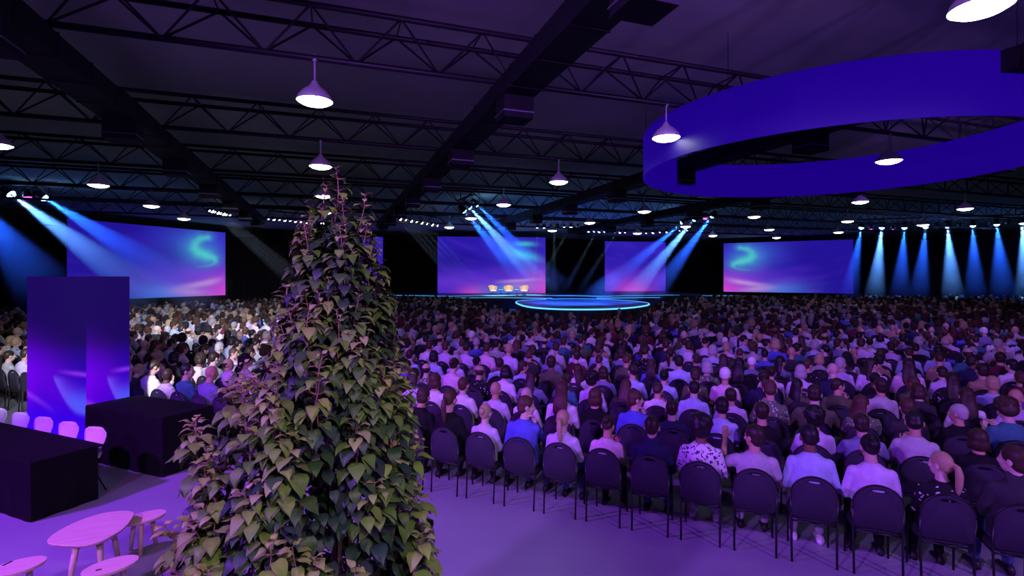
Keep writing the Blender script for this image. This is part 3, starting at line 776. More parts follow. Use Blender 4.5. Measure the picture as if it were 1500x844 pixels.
screen(pt(478,58.5), pt(561,57.5), ZS0, ZS1, 'narrow', 5, False, 'narrow blue screen half hidden behind the tall plant')
screen(pt(641,58.6), pt(799,57.0), ZS0, ZS1, 'main', 2, False, 'main aurora screen behind the stage armchairs')
screen(pt(886,51.4), pt(975,50.4), ZS0, ZS1, 'narrow', 9, False, 'blue and violet screen right of the main screen')
screen(pt(1060,48.3), pt(1250,54.2), 1.0, ZS1, 'wide', 3, True, 'wide aurora screen at the far right beside the blue beams')

# ------------------------------------------------------------------ stage
def blob(fn, n=96): return [fn(2*pi*i/n) for i in range(n)]
def deck(outline, z0, z1, label, led='led_dim', name='stage_platform', front=None):
    e = empty(name, (0,0,0), 0, label, 'stage')
    mb = MB(); mb.prism([(p.x,p.y) for p in outline], z0, z1-.02); mb.build('base', M['stage_side'], e)
    cx = sum(p.x for p in outline)/len(outline); cy = sum(p.y for p in outline)/len(outline)
    mb = MB(); mb.prism([(p.x,p.y) for p in outline], z1-.02, z1); mb.build('deck_top', M['stage_deck'], e)
    pts = front if front else outline + outline[:1]
    mb = MB(); mb.tube([(cx+(p.x-cx)*1.004, cy+(p.y-cy)*1.004, z1-.03) for p in pts], .05 if led == 'led_cyan' else .035, 6); mb.build('led_strip', M[led], e)
    return e
out = blob(lambda a: W(5.0 + (4.9+.35*sin(3*a+1))*cos(a), 39.0 + (7.2+.5*sin(2*a))*sin(a)))
deck(out, 0, .9, 'round stage platform outlined in glowing cyan in front of the main stage', 'led_cyan')
fr = [W(c, 49.3 + 1.2*sin(c*.45+1) + .35*sin(c*1.3)) for c in np.linspace(-17, 22, 70)]
bk_ = [Vector((37, 56.6, 0)), Vector((0, 56.6, 0))]
deck(fr + bk_, 0, 1.1, 'main stage deck edged with a cyan strip below the screens', front=fr)
fr2 = [W(c, 46.0 + .9*sin(c*.5+2.6)) for c in np.linspace(-6.5, 3.5, 40)]
deck(fr2 + [W(3.6,47.5), W(-6.6,47.5)], 0, 1.0, 'low curved step with a cyan edge left of the round platform', front=fr2, name='stage_step')
fr3 = [W(c, 46.6 + .6*sin(c*.6)) for c in np.linspace(7.5, 13.5, 30)]
deck(fr3 + [W(13.5,47.6), W(7.5,47.6)], 0, 1.0, 'low curved step with a cyan edge right of the round platform', front=fr3, name='stage_step')
# stage armchairs and little tables
def armchair(p, yaw, label):
    e = empty('armchair', p, yaw, label, 'armchair', 'stage armchairs')
    mb = MB(); rg = []
    for z, r, th in ((.30,.20,.02),(.36,.36,.03),(.50,.44,.04),(.68,.48,.04),(.80,.50,.03)):
        arc = [(r*cos(a)*1.0, r*sin(a)*.85, z + (.14*max(0,-sin(a)) if z > .6 else 0)) for a in np.linspace(-pi*1.05, pi*.05, 20)]
        arc2 = [((r-th-.02)*cos(a), (r-th-.02)*sin(a)*.85, z + (.14*max(0,-sin(a)) if z > .6 else 0)) for a in np.linspace(pi*.05, -pi*1.05, 20)]
        rg.append(arc+arc2)
    mb.loft(rg); mb.build('shell', M['tan_leather'], e, True)
    mb = MB(); mb.lathe([(.05,.30),(.34,.32),(.39,.38),(.36,.46),(.05,.48)], 20); mb.build('cushion', M['cushion_white'], e, True)
    mb = MB(); mb.lathe([(.03,.32),(.03,.05),(.22,.03),(.24,0),(.02,0)], 16); mb.build('pedestal', M['rig_black'], e)
for px, yaw, t in ((722,.6,'tan shell armchair on the stage, leftmost of three'), (745,0,'tan shell armchair on the stage, middle of three'), (768,-.5,'tan shell armchair on the stage, rightmost of three')):
    armchair(at(px, 50.8, 1.1), pi + yaw - TH, t)
for px, t in ((733.5,'small round side table on stage left of the middle armchair'), (757,'small round side table on stage right of the middle armchair')):
    e = empty('side_table', at(px, 50.6, 1.1), 0, t, 'table', 'stage side tables')
    mb = MB(); mb.lathe([(.01,.50),(.25,.50),(.25,.53),(.01,.53)], 20); mb.build('table_top', M['cushion_white'], e)
    mb = MB(); mb.lathe([(.02,.50),(.02,.03),(.17,.02),(.17,0),(.01,0)], 16); mb.build('pedestal', M['rig_black'], e)

# ------------------------------------------------------------------ stage lights and haze beams
def fixture_mesh(lens):
    a = MB(); a.lathe([(.06,.26),(.10,.24),(.12,.10),(.15,-.02),(.15,-.06),(.13,-.06),(.12,-.03)], 16)
    b = MB(); b.lathe([(.001,-.150),(.05,-.142),(.09,-.118),(.120,-.075),(.126,-.045),(.001,-.03)], 16)
    c = MB(); c.tube([(-.17,0,.08),(-.17,0,.36),(.17,0,.36),(.17,0,.08)], .014, 6); c.tube([(0,0,.36),(0,0,.46)], .02, 6)
    return {'housing': a.mesh('housing', M['rig_black'], True), 'lens': b.mesh('lens', M[lens], True), 'yoke': c.mesh('yoke', M['rig_black'])}
FX = {k: fixture_mesh('lens_'+k) for k in ('white','blue','pink')}
def fixture(p, kind, aim, label, group, s=1.0):
    e = empty('stage_spotlight', p, 0, label, 'spotlight', group); e.scale = (s,)*3
    d = Vector(aim) - Vector(p); q = Vector((0,0,-1)).rotation_difference(d.normalized())
    for k, me in FX[kind].items():
        o = link_mesh(k, me, e)
        if k != 'yoke': o.rotation_mode = 'QUATERNION'; o.rotation_quaternion = q
    return e
def bar(a, b, label, drop=True):
    a = Vector(a); b = Vector(b); e = empty('lighting_bar', a, 0, label, 'lighting bar', 'lighting bars')
    mb = MB(); mb.tube([(0,0,0), b-a], .05, 8); mb.build('pipe', M['rig_black'], e)
    for t in (.08,.5,.92):
        q = (b-a)*t; mb = MB(); mb.tube([q, (q.x,q.y,CZ-a.z)], .02, 6); mb.build('hanger', M['rig_black'], e)
def haze_mat(dens, L, r0, r1):                    # beam-shaped haze: the light's fade and soft rim are put into its density
    m = bpy.data.materials.new('stage_haze'); m.use_nodes = True; nt = m.node_tree; nt.nodes.clear(); N = nt.nodes.new; K = nt.links.new
    o = N('ShaderNodeOutputMaterial'); v = N('ShaderNodeVolumeScatter'); v.inputs['Color'].default_value = (1,1,1,1); v.inputs['Anisotropy'].default_value = 0
    tc = N('ShaderNodeTexCoord'); sx = N('ShaderNodeSeparateXYZ'); K(tc.outputs['Object'], sx.inputs[0])
    def mt(op, a, b=None, c=None):
        n = N('ShaderNodeMath'); n.operation = op
        for q, x in enumerate((a, b, c)):
            if x is None: continue
            if isinstance(x, (int, float)): n.inputs[q].default_value = x
            else: K(x, n.inputs[q])
        return n.outputs[0]
    t = mt('DIVIDE', sx.outputs[2], L); n_ = N('ShaderNodeClamp'); K(mt('SUBTRACT', 1.0, t), n_.inputs[0]); fade = mt('POWER', n_.outputs[0], .8)
    rr = mt('SQRT', mt('ADD', mt('MULTIPLY', sx.outputs[0], sx.outputs[0]), mt('MULTIPLY', sx.outputs[1], sx.outputs[1])))
    q = mt('DIVIDE', rr, mt('MULTIPLY_ADD', t, r1-r0, r0)); c2 = N('ShaderNodeClamp'); K(mt('SUBTRACT', 1.0, mt('POWER', q, 2.5)), c2.inputs[0])
    K(mt('MULTIPLY', mt('MULTIPLY', fade, c2.outputs[0]), dens), v.inputs['Density']); K(v.outputs[0], o.inputs['Volume']); return m
HZ, HZT = .34, .30
def beam(a, b, r1, col, watts, label, hz=None, r0=.10, soft=.5, group='haze beams'):
    a = Vector(a); b = Vector(b); d = b-a; L = d.length; n = 24
    q = Vector((0,0,1)).rotation_difference(d.normalized()); k = MB()
    k.loft([[((r0+(r1-r0)*t)*cos(2*pi*i/n), (r0+(r1-r0)*t)*sin(2*pi*i/n), L*t) for i in range(n)] for t in (0,.12,.4,.7,1)])
    o = k.build('haze_beam', haze_mat(hz or HZ, L, r0, r1)); o.location = a; o.rotation_mode = 'QUATERNION'; o.rotation_quaternion = q; tag(o, label, 'light beam', group, 'stuff')
    li = bpy.data.lights.new('spot', 'SPOT'); li.energy = watts; li.color = col; li.spot_size = 2*math.atan((r1-r0)/L)*1.02; li.spot_blend = soft; li.shadow_soft_size = .06
    lo = bpy.data.objects.new('beam_lamp', li); COL.objects.link(lo); back = r0*L/(r1-r0)
    lo.location = a + d.normalized()*.27; lo.rotation_mode = 'QUATERNION'; lo.rotation_quaternion = Vector((0,0,-1)).rotation_difference(d.normalized())
BL = (.010,.095,1.0); BW = (.09,.30,1.0)
K = 2.0
# left cluster
la = [(-52,279,25.0,(75,432,23),1.5,BL,9000), (14,283,25.5,(232,442,26.5),1.35,BW,12000), (62,288,26.0,(318,446,30),1.75,BL,8000)]
for k, (px, py, d, e_, r, c_, w_) in enumerate(la):
    a = atp(px, py, d); b = atp(*e_)
    nm = ('leftmost','bright middle','right')[k]
    beam(a, b, r, c_, w_*K, 'broad blue haze beam at far left, %s one of the left cluster' % nm)
    if px > 0: fixture(a, 'blue', b, 'bright blue stage spotlight at far left, %s' % ('nearest the edge' if k == 1 else 'right of the pink one'), 'left stage lights', 1.5)
fixture(atp(40,287,25.7), 'pink', atp(60,420,25.7), 'pink stage spotlight between two blue ones at far left', 'left stage lights', 1.3)
bar(atp(-40,279,25.5)+Vector((0,0,.62)), atp(84,284,26)+Vector((0,0,.62)), 'black lighting bar carrying the far left spotlights')
# centre cluster
for k, (px, py, e_) in enumerate(((678,307,(776,424,34)),(686,302,(800,424,34.5)),(697,298,(824,424,35)))):
    a = atp(px, py, 29.5+k*.4); b = atp(*e_)
    beam(a, b, 1.0, BL if k != 1 else BW, (12000,15000,12000)[k]*K, 'blue haze beam slanting across the main screen, %s of three' % ORD[k+1])
    fixture(a, 'blue', b, 'blue stage spotlight above the main screen, %s of three' % ORD[k+1], 'centre stage lights', 1.35)
bar(atp(672,309,29.4)+Vector((0,0,.62)), atp(703,296,30.4)+Vector((0,0,.62)), 'black lighting bar over the main screen left edge')
# right centre cluster
for k, (px, py, e_) in enumerate(((1001,325,(866,440,40)),(1018,320,(915,444,40)),(1044,315,(955,436,40)))):
    a = atp(px, py, 35+k*.5); b = atp(*e_)
    beam(a, b, 1.1, (BL,BW,BL)[k], (13000,17000,15000)[k]*K, 'blue haze beam slanting left over the stage, %s of three' % ORD[k+1])
    fixture(a, 'blue', b, 'blue stage spotlight right of the stage, %s of three from the left' % ORD[k+1], 'right stage lights', 1.35)
fixture(atp(1033,318,35.8), 'pink', atp(1030,400,36), 'pink stage spotlight between blue ones right of the stage', 'right stage lights', 1.2)
bar(atp(992,327,34.8)+Vector((0,0,.6)), atp(1052,314,36.2)+Vector((0,0,.6)), 'black lighting bar right of the stage')
# right wall of beams
rb = [(1262,332,1243,0),(1292,332,1281,1),(1325,332,1318,0),(1356,331,1346,0),(1388,330,1396,1),(1425,329,1429,0),(1460,327,1470,0),(1497,325,1508,1)]
for k, (px, py, ex, br) in enumerate(rb):
    a = atp(px, py, 42-k*.35); b = atp(ex, 436, 42.5-k*.35)
    beam(a, b, 1.0 if k < 6 else 1.15, BW if br else BL, (11500 if br else 6500)*K, 'blue haze beam falling at the far right, %s of eight from the left' % ORD[k+1])
    fixture(a, 'blue', b, 'blue stage spotlight in the far right row, %s of eight' % ORD[k+1], 'far right stage lights', 1.45)
for px, py, t in ((1276,333,'leftmost'),(1308,333,'second'),(1372,331,'third'),(1406,331,'fourth'),(1477,326,'rightmost')):
    fixture(atp(px,py,41.7-(px-1262)*.011), 'pink', atp(px,430,45), 'pink stage spotlight in the far right row, %s of five' % t, 'far right pink lights', 1.2)
bar(atp(1256,322,42), atp(1510,314,39.2), 'long black lighting bar of the far right beams')
# small white lamps
def row(a, b, n, lbl, aimd, sizes=1.0):
    a = Vector(a); b = Vector(b); bar(a+Vector((0,0,.55)), b+Vector((0,0,.55)), 'black lighting bar ' + lbl)
    for k in range(n):
        p = a.lerp(b, k/(n-1)); fixture(p, 'white', p+aimd, 'small white stage lamp %s, %s from the left' % (lbl, ordinal(k+1)), 'white lamps ' + lbl, sizes*(1.0 if k % 2 else .72))
row(atp(306,308,33), atp(335,315,33.8), 8, 'left of the plant', W(3,1,-3)-W(0,0,0), .85)
row(atp(393,320,36), atp(471,327,37), 11, 'behind the plant', W(1,1,-3)-W(0,0,0), .8)
row(atp(578,319,35), atp(640,330,36), 9, 'right of the plant', W(3,1,-3)-W(0,0,0), .85)
row(atp(787,332.5,41), atp(846,331,41.5), 7, 'over the main screen right edge', W(0,1,-3)-W(0,0,0), .9)
row(atp(855,338,44), atp(916,340,44.5), 9, 'above the narrow right screen', W(-1,1,-3)-W(0,0,0), .85)
row(atp(947,341,44.6), atp(1007,337,44.2), 7, 'left of the right wide screen', W(-1,1,-3)-W(0,0,0), .8)
for k, (px, py) in enumerate(((308,309),(315,310.5),(322,312),(330,314))):
    a = atp(px, py, 32.9+k*.2); beam(a, atp(px+134+k*5, py+120, 36.5), .42, (.55,.75,1.0), 420*K, 'thin pale haze beam left of the plant, %s of four' % ORD[k+1], HZT, .05)
for k, px in enumerate((583,592,602,613,624)):
    py = 320+k*2; a = atp(px, py, 34.9+k*.2); beam(a, atp(px+100, py+112, 39), .40, (.45,.7,1.0), 420*K, 'thin pale haze beam right of the plant, %s of five' % ORD[k+1], HZT, .05)
for k, (px, ex) in enumerate(((788,780),(812,811),(836,790),(874,836),(905,858))):
    a = atp(px, 332 if k < 3 else 338, 41 if k < 3 else 44); beam(a, atp(ex-(0 if k < 2 else 10), 428, 45), .42, (.3,.75,1.0), 260*K, 'faint pale haze beam over the stage, %s of five' % ORD[k+1], HZT, .05)

# ------------------------------------------------------------------ desks, pillar, side furniture (aligned with the seating)
def lf(c, d): return (c*cos(FA) - d*sin(FA), c*sin(FA) + d*cos(FA))
def draped_desk(l0, l1, f0, f1, h, label, open_back=False):
    p = SL((l0+l1)/2, (f0+f1)/2); e = empty('draped_desk', p, SEATYAW, label, 'table')
    w, d = (l1-l0)/2, (f1-f0)/2; mb = MB()
    def ring(z, o, wav, ob=False):
        pts = []
        for (ax, ay), (bx, by) in ((((-w,d),(-w,-d)),((-w,-d),(w,-d)),((w,-d),(w,d))) if ob else (((-w,-d),(w,-d)),((w,-d),(w,d)),((w,d),(-w,d)),((-w,d),(-w,-d)))):
            n = max(6, int(math.hypot(bx-ax, by-ay)/.07)); nx, ny = (by-ay), -(bx-ax); q = math.hypot(nx, ny); nx /= q; ny /= q
            for i in range(n):
                t = i/n; k = o + wav*sin((ax+ay)*7 + i*1.35)*min(1, 4*t*(1-t)+.1); pts.append((ax+(bx-ax)*t + nx*k, ay+(by-ay)*t + ny*k, z))
        return pts
    mb.loft([ring(.005,.012,.010,open_back), ring(h*.5,.008,.005,open_back), ring(h-.02,.002,.0,open_back), ring(h-.006,-.003,0,open_back)], caps=False, closed=not open_back); mb.build('cloth_skirt', M['desk_cloth'], e)
    mb = MB(); mb.loft([ring(h-.03,-.004,0), ring(h-.005,-.004,0), ring(h,-.010,0)]); mb.build('cloth_top', M['desk_cloth'], e)
    mb = MB()
    for x in (-w+.06, w-.06):
        for y in (-d+.06, d-.06): mb.tube([(x,y,0),(x,y,h-.03)], .02, 8)
    mb.build('table_frame', M['rig_black'], e)
    return e
lA, fA = lf(-5.67, 6.10)
draped_desk(lA-4.4, lA, fA, fA+.77, .70, 'long black draped desk in front of the white shell chairs', True)
lB, fB = lf(-5.04, 7.46)
draped_desk(lB-1.86, lB, fB, fB+.80, .86, 'black draped counter between the glowing pillar and the plant')
# glowing pillar
w_, d_ = 1.72, .64; p = SL(lB-1.88-w_/2, fB+.02+d_/2)
e = empty('led_pillar', p, SEATYAW, 'free-standing glowing blue and violet pillar behind the desks', 'display pillar')
mb = MB(); mb.box(-w_/2+.006, w_/2-.006, -d_/2+.006, d_/2-.006, 0, 2.895); mb.build('housing', M['rig_black'], e)
for k, (a, b) in enumerate((((-w_/2,-d_/2),(w_/2,-d_/2)), ((w_/2,-d_/2),(w_/2,d_/2)), ((w_/2,d_/2),(-w_/2,d_/2)), ((-w_/2,d_/2),(-w_/2,-d_/2)))):
    nx, ny = 80, 130
    vs = [(a[0]+(b[0]-a[0])*i/(nx-1), a[1]+(b[1]-a[1])*i/(nx-1), .03+2.87*j/(ny-1)) for j in range(ny) for i in range(nx)]
    me = bpy.data.meshes.new('display_face'); me.from_pydata(vs, [], [(j*nx+i, j*nx+i+1, (j+1)*nx+i+1, (j+1)*nx+i) for j in range(ny-1) for i in range(nx-1)])
    me.materials.append(M['screen']); set_col(me, 'picture', picture(nx, ny, 'pillar', k)); link_mesh('display_face', me, e)
# white shell chairs, backs to the long desk
def shell_chair_parts():
    P = {}
    prof = [(.215,.43,.14),(.10,.435,.20),(-.05,.43,.205),(-.16,.445,.19),(-.205,.50,.165),(-.225,.58,.175),(-.240,.66,.220),(-.252,.74,.242),(-.258,.79,.230),(-.262,.825,.16)]
    def sheet(rows, th):
        rg = []
        for y, z, w in rows:
            top = [(w*u, y + .05*u*u*(1 if z > .5 else 0), z + .03*u*u*(0 if z > .5 else 1)) for u in np.linspace(-1,1,13)]
            rg.append((top, [(x, yy-th*(1 if z > .5 else 0), zz-th*(0 if z > .5 else 1)) for x, yy, zz in top][::-1]))
        mb = MB(); mb.loft([a+b for a, b in rg]); return mb
    P['seat'] = sheet(prof[:5], .012).mesh('seat', M['shell_white'], True); P['backrest'] = sheet(prof[4:], .012).mesh('backrest', M['shell_white'], True)
    for s in (-1,1):
        for y, k in ((.20,'f'),(-.20,'r')):
            mb = MB(); mb.tube([(s*.10,y*.4,.415),(s*.21,y*1.15,0)], .010, 8); P[('leg',s,k)] = mb.mesh('leg', M['rig_black'], True)
    mb = MB(); mb.box(-.12,.12,-.10,.10,.405,.420); P['seat_mount'] = mb.mesh('seat_mount', M['rig_black'])
    return P
SC_ = shell_chair_parts()
lc, fc = lf(-5.69, 7.10)
for k in range(6):
    p = SL(lc - .632*k, fc - .225)
    t = ('nearest the corner by the counter', 'second from the counter', 'third from the counter', 'fourth from the counter', 'fifth from the counter', 'at the picture edge')[k]
    e = empty('shell_chair', p, SEATYAW + pi, 'white shell chair behind the long black desk, ' + t, 'chair', 'white shell chairs')
    for q, me in SC_.items(): link_mesh(q if isinstance(q, str) else q[0], me, e)
# wooden table and stools
def smooth_outline(pts, it=3):
    for _ in range(it):
        q = []
        for i in range(len(pts)):
            a, b = Vector(pts[i]), Vector(pts[(i+1) % len(pts)]); q += [a.lerp(b,.25), a.lerp(b,.75)]
        pts = q
    return pts
def slab_furniture(name, outline, h, th, legs, label, cat, group=None, slot=None, lr=(.030,.019)):
    c = sum((Vector((p.x,p.y,0)) for p in outline), Vector())/len(outline)
    e = empty(name, c, 0, label, cat, group); o = [(p.x-c.x, p.y-c.y) for p in outline]; mb = MB()
    rg = [[(x*s, y*s, z) for x, y in o] for s, z in ((.93,h-th),(.985,h-th*.55),(1.0,h-th*.2),(.992,h))]
    mb.loft(rg); mb.build('table_top' if cat == 'table' else 'seat', M['wood'], e)
    for lx, ly in legs:
        mb = MB(); mb.tube([(lx*.72, ly*.72, h-th*.6), (lx*1.08, ly*1.08, 0)], [lr[0], lr[1]], 12); mb.build('leg', M['wood'], e, True)
    if slot:
        mb = MB(); a = Vector(slot[0])-c; b = Vector(slot[1])-c; t = (b-a).normalized(); nn = Vector((-t.y,t.x,0))*.011
        mb.prism([((a+nn).x,(a+nn).y),((a-nn).x,(a-nn).y),((b-nn).x,(b-nn).y),((b+nn).x,(b+nn).y)], h-.004, h+.0012); mb.build('hand_slot', M['slot_dark'], e)
    return e
tz = .43
ol = smooth_outline([onz(x, y, tz) for x, y in ((60,795),(96,770),(150,750),(198,747),(194,760),(178,778),(136,799),(95,799))][::-1], 3)
cc = sum(ol, Vector())/len(ol)
slab_furniture('coffee_table', ol, tz, .035, [(onz(102,797,tz)-cc)[:2], (onz(148,786,tz)-cc)[:2], (onz(172,762,tz)-cc)[:2]], 'low three-legged wooden table with a rounded triangular top', 'table')
def stool(px, py, h, r, ang, label, slot=None):
    c = onz(px, py, h); a = ang
    o = [c + Vector((1.28*r*cos(t)*cos(a) - .86*r*sin(t)*sin(a), 1.28*r*cos(t)*sin(a) + .86*r*sin(t)*cos(a), 0)) for t in [2*pi*i/32 for i in range(32)]]
    leg = [(r*.78*cos(a+b), r*.78*sin(a+b)) for b in (.5, 2.4, 4.4)]
    s = None
    if slot: s = (onz(slot[0], slot[1], h), onz(slot[2], slot[3], h)); s = tuple(Vector((v.x,v.y,0)) for v in s)
    return slab_furniture('wooden_stool', o, h, .032, leg, label, 'stool', 'wooden stools', s, (.026,.017))
SA = SEATYAW + 1.15
stool(210, 757, .36, .16, SA, 'wooden stool beyond the right end of the low table')
stool(162, 828, .36, .16, SA, 'wooden stool with a hand slot in front of the low table', (140,836,149,834))
stool(22, 830, .36, .165, SA, 'wooden stool with a hand slot at the bottom left corner', (4,829,18,822))

# ------------------------------------------------------------------ tall leafy plant
PD = 2.75; mpp = PD/F
def env(z):
    y = HOR + (H - z)/mpp
    l = np.interp(y, PLX, PLL); r = np.interp(y, PLX, PLR)
    return (l+r)/2, (r-l)/2
pb = at(447, PD, 0)
plant = empty('leafy_plant', pb, 0, 'tall cone of broad green leaves on reddish stems in the foreground', 'plant')
mb = MB(); mb.lathe([(.02,0),(.36,0),(.40,.05),(.46,.50),(.47,.55),(.44,.55),(.43,.47),(.02,.47)], 32); mb.build('planter', M['pot'], plant)
mb = MB(); mb.lathe([(.01,.46),(.425,.46),(.425,.48),(.01,.49)], 32); mb.build('soil', M['soil'], plant)
LVS = [0.0, .07, .22, .40, .60, .80, .93, 1.0]; LW = [.05, .27, .40, .40, .28, .13, .045, .0]
lv, lfc, lcol = [], [], []
rp = random.Random(5)
def leaf(p, d, up, L, col, droop, fold, wid=1.0):
    d = Vector(d).normalized(); up = Vector(up); up = (up - d*up.dot(d))
    if up.length < 1e-4: up = Vector((0,0,1)) if abs(d.z) < .9 else Vector((1,0,0)); up = up - d*up.dot(d)
    up.normalize(); s = d.cross(up); b = len(lv); q = Vector(p); a = 0; prev = 0
    for k, t in enumerate(LVS):
        a = droop*t; st = (t-prev)*L; prev = t
        dd = d*cos(a) - up*sin(a); uu = up*cos(a) + d*sin(a); q = q + dd*st
        w = LW[k]*L*.86*wid
        back = -dd*(.07*L if k == 1 else 0)
        if k in (0, len(LVS)-1): lv.append(tuple(q)); lcol.append(tuple(x*.95 for x in col))
        else:
            wob = .035*L*sin(t*9+L*300)
            for x in (-1,-.55,0,.55,1):
                lv.append(tuple(q + s*w*x + uu*(abs(x)*w*fold - (x*x*w*fold*.8) + (wob*abs(x) if abs(x) == 1 else 0)) + back*abs(x)))
                k2 = 1.12 if x == 0 else 1.0; lcol.append(tuple(c_*k2 for c_ in col))
    n = len(LVS)-2
    for i in range(4): lfc.append((b, b+1+i, b+2+i))
    for k in range(n-1):
        for i in range(4):
            u0 = b+1+k*5+i; lfc.append((u0, u0+5, u0+6, u0+1))
    e0 = b+1+(n-1)*5
    for i in range(4): lfc.append((e0+i, e0+5, e0+i+1))
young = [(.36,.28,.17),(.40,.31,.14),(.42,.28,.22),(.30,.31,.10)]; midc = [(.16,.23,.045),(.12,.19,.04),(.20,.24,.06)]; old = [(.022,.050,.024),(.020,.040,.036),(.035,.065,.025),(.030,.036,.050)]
def lerp3(a, b, t): return tuple(a[i]+(b[i]-a[i])*t for i in range(3))
nst = 0; stemdata = []
zlev = []
z = .62
tips = []
tips += [(492, 3.485, 0, 0), (532, 3.33, .6, -1.2), (452, 3.27, .75, 3.6), (478,3.38,.4,2.0), (505,3.30,.5,-.4)]
for k in range(215):
    z = .75 + 2.45*(rp.random()**.85)
    tips.append((None, z, rp.uniform(.80, 1.02), None))
for ti, (px, z, u, ang) in enumerate(tips):
    cx, hw = env(z); rr_ = hw*mpp
    if ang is None: ang = rp.uniform(0, 2*pi)
    cen = at(cx, PD, z)
    rad = rr_*u
    tip = cen + Vector((rad*cos(ang), rad*sin(ang)*(.95), 0))
    if px: tip = at(px, PD + rp.uniform(-.06,.06), z)
    ln = rp.uniform(.34,.70); zs = 1.22 - .42*min(1, max(0, (z-1.5)/1.6)); inward = Vector((cen.x-tip.x, cen.y-tip.y, 0))
    bot = tip - Vector((0,0,ln)) + inward*rp.uniform(.05,.35) + Vector((rp.uniform(-.05,.05), rp.uniform(-.05,.05), 0))
    nodes = 9; path = [tip.lerp(bot, t) + Vector((.012*sin(t*7+ti), .012*cos(t*6+ti*2), 0)) for t in np.linspace(0,1,nodes)]
    stemdata.append((path, ln))
    nl = int(ln/.030); a0 = rp.uniform(0, 6.28); big = rp.uniform(.9,1.15)
    for k in range(nl):
        t = k/nl; s_ = t*ln
        i0 = min(nodes-2, int(t*(nodes-1))); ft = t*(nodes-1)-i0; p = path[i0].lerp(path[i0+1], ft)
        for rep in range(2 if k < 9 else 1):
            a = a0 + k*2.399 + rep*pi; L = (.042 + .036*min(1, s_/.09) + .022*min(1, s_/.32))*big*zs*rp.uniform(.8,1.2)
            el = .85 - .60*min(1, s_/.12) - .30*min(1,s_/.4) + rp.uniform(-.35,.35)
            if ti >= 5 and k > 3:
                o = Vector((p.x-cen.x, p.y-cen.y, 0))
                if o.length > .05 and (Vector((cos(a), sin(a), 0)).dot(o.normalized()) < -.35): a += pi
            pet = .014 + .034*min(1, s_/.2)
            dirv = Vector((cos(a)*cos(el), sin(a)*cos(el), sin(el)))
            p2 = p + Vector((cos(a), sin(a), .35))*pet
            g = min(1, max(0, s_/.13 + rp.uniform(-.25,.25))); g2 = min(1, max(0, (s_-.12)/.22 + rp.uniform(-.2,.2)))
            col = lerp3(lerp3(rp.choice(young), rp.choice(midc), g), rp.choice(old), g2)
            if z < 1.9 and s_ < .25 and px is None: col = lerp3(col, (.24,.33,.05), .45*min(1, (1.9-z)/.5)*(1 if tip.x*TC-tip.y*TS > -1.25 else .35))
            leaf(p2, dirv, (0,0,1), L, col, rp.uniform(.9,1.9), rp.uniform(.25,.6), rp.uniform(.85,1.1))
            if k % 2 == 0 and k < 14: stemdata.append(([p, p2], None))
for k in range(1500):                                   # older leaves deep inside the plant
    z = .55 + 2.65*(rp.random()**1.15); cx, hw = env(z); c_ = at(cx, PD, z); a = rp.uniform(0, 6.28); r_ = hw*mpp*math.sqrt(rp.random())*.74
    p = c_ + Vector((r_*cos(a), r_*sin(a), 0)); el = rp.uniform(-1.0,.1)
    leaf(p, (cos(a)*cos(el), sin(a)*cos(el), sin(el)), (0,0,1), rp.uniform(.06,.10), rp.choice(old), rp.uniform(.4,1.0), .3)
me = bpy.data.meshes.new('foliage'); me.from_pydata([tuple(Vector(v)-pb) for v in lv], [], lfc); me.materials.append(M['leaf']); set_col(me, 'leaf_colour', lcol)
me.polygons.foreach_set('use_smooth', [True]*len(me.polygons)); link_mesh('foliage', me, plant)
pet = MB(); cnt = 0
for path, ln in stemdata:
    P_ = [Vector(q)-pb for q in path]
    if ln is None: pet.tube(P_, [.0030,.0024], 5, False); continue
    if cnt < 95:
        mb = MB(); mb.tube(P_, [.0026+.003*i/8 for i in range(9)], 7); mb.build('stem', M['stem'], plant, True)
    else: pet.tube(P_, [.0026+.003*i/8 for i in range(9)], 6)
    cnt += 1
pet.build('leaf_stalks', M['stem'], plant, True)
for k in range(7):
    a = k*.9; mb = MB(); zt = 2.6 - .2*(k % 3)
    cx, hw = env(zt); t_ = at(cx, PD, zt) - pb
    mb.tube([(.2*cos(a), .2*sin(a), .45), (.16*cos(a)+t_.x*.5, .16*sin(a)+t_.y*.5, 1.4), (t_.x+.05*cos(a), t_.y+.05*sin(a), zt)], [.014,.011,.007], 8); mb.build('main_stem', M['stem'], plant, True)

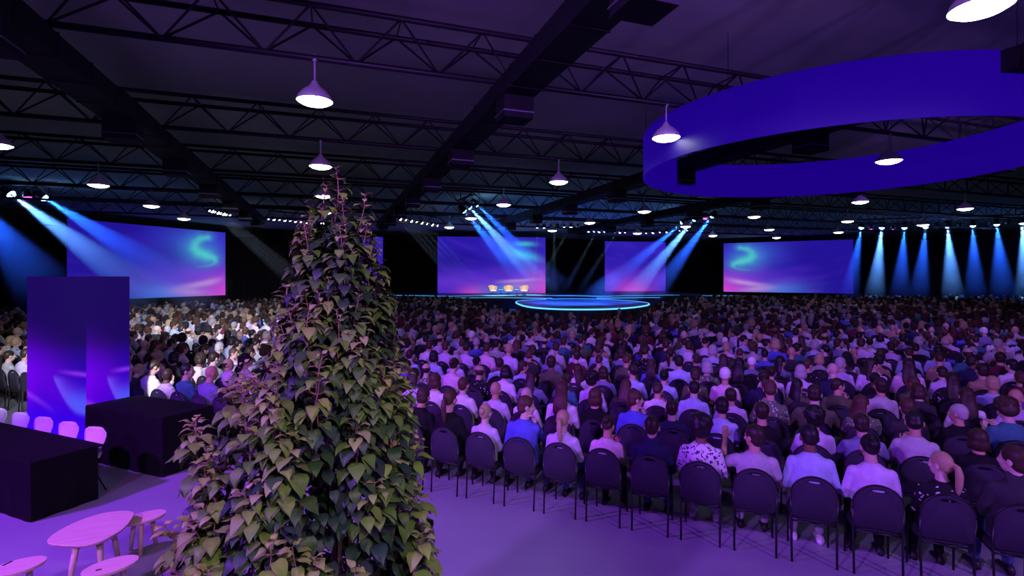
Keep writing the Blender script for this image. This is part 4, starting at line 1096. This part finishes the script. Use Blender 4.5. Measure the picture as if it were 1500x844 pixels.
# ------------------------------------------------------------------ light
def spot(p, aim, watts, col, deg, blend=.6, soft=.25):  # unseen spots, no fixture modelled
    li = bpy.data.lights.new('unseen_wash', 'SPOT'); li.energy = watts; li.color = col; li.spot_size = math.radians(deg); li.spot_blend = blend; li.shadow_soft_size = soft
    o = bpy.data.objects.new('unseen_lamp', li); COL.objects.link(o); o.location = p; d = Vector(aim)-Vector(p)
    o.rotation_mode = 'QUATERNION'; o.rotation_quaternion = Vector((0,0,-1)).rotation_difference(d.normalized())
PUR = (.36,.12,1.0); VIO = (.41,.145,1.0); MAGL = (.80,.22,1.0)
spot(W(-5.5,-3.0,5.6), W(3,10,.8), 3600, VIO, 95, .9)
spot(W(8.0,-4.0,5.6), W(5,9,.8), 3600, VIO, 100, .9)
spot(W(-9.5,2.5,6.2), W(-3.5,6.0,0), 6000, (.30,.03,1.0), 75, .8)
spot(W(-3.0,-1.5,5.8), W(-4.2,5.0,0), 600, (.75,.06,.9), 50, .8)
spot(W(2,3,6.2), W(5,20,.8), 1700, PUR, 75, .9)
spot(W(12,10,6.2), W(14,28,.8), 1400, PUR, 90, .9)
spot(W(-5.2,3.0,4.4), W(-10.5,17,.2), 8000, (.82,.80,1.0), 38, .7)
spot(W(-7,10,5.0), W(-14,27,.1), 7500, (.75,.80,1.0), 42, .8)
spot(W(1.5,-1.5,5.5), W(-1.0,2.75,1.8), 460, (1.0,.86,.78), 50)
spot(W(0.8,-.4,3.4), W(-.4,2.7,1.3), 70, (.80,1.0,.55), 40)  # unseen greenish spot added to green the plant's lower leaves
spot(W(4,34,6.3), W(5,39.5,.9), 26000, (.03,.14,1.0), 70, .9)  # added blue spot without a fixture, brightens the round platform
spot(W(0,42,6.5), W(0,50.6,1.6), 7000, (.9,.88,1.0), 40)  # added spot without a fixture, brightens the stage armchairs
w = bpy.data.worlds.new('hall'); SC.world = w; w.use_nodes = True; w.node_tree.nodes['Background'].inputs[0].default_value = (.02,.015,.03,1); w.node_tree.nodes['Background'].inputs[1].default_value = .3
# ------------------------------------------------------------------ camera
cd = bpy.data.cameras.new('camera'); cam = bpy.data.objects.new('camera', cd); COL.objects.link(cam)
cd.sensor_width = 36; cd.lens = F/1500*36; cd.shift_y = -(422-HOR)/1500; cd.clip_start = .05; cd.clip_end = 300
cam.location = (0,0,H); cam.rotation_euler = (pi/2, 0, -TH); SC.camera = cam
SC.view_settings.view_transform = 'Standard'; SC.view_settings.look = 'None'; SC.view_settings.exposure = 0; SC.view_settings.gamma = 1; SC.view_settings.use_curve_mapping = False
SC.cycles.use_denoising = True
SC.cycles.volume_bounces = 0; SC.cycles.max_bounces = 6; SC.cycles.diffuse_bounces = 3; SC.cycles.sample_clamp_indirect = 4
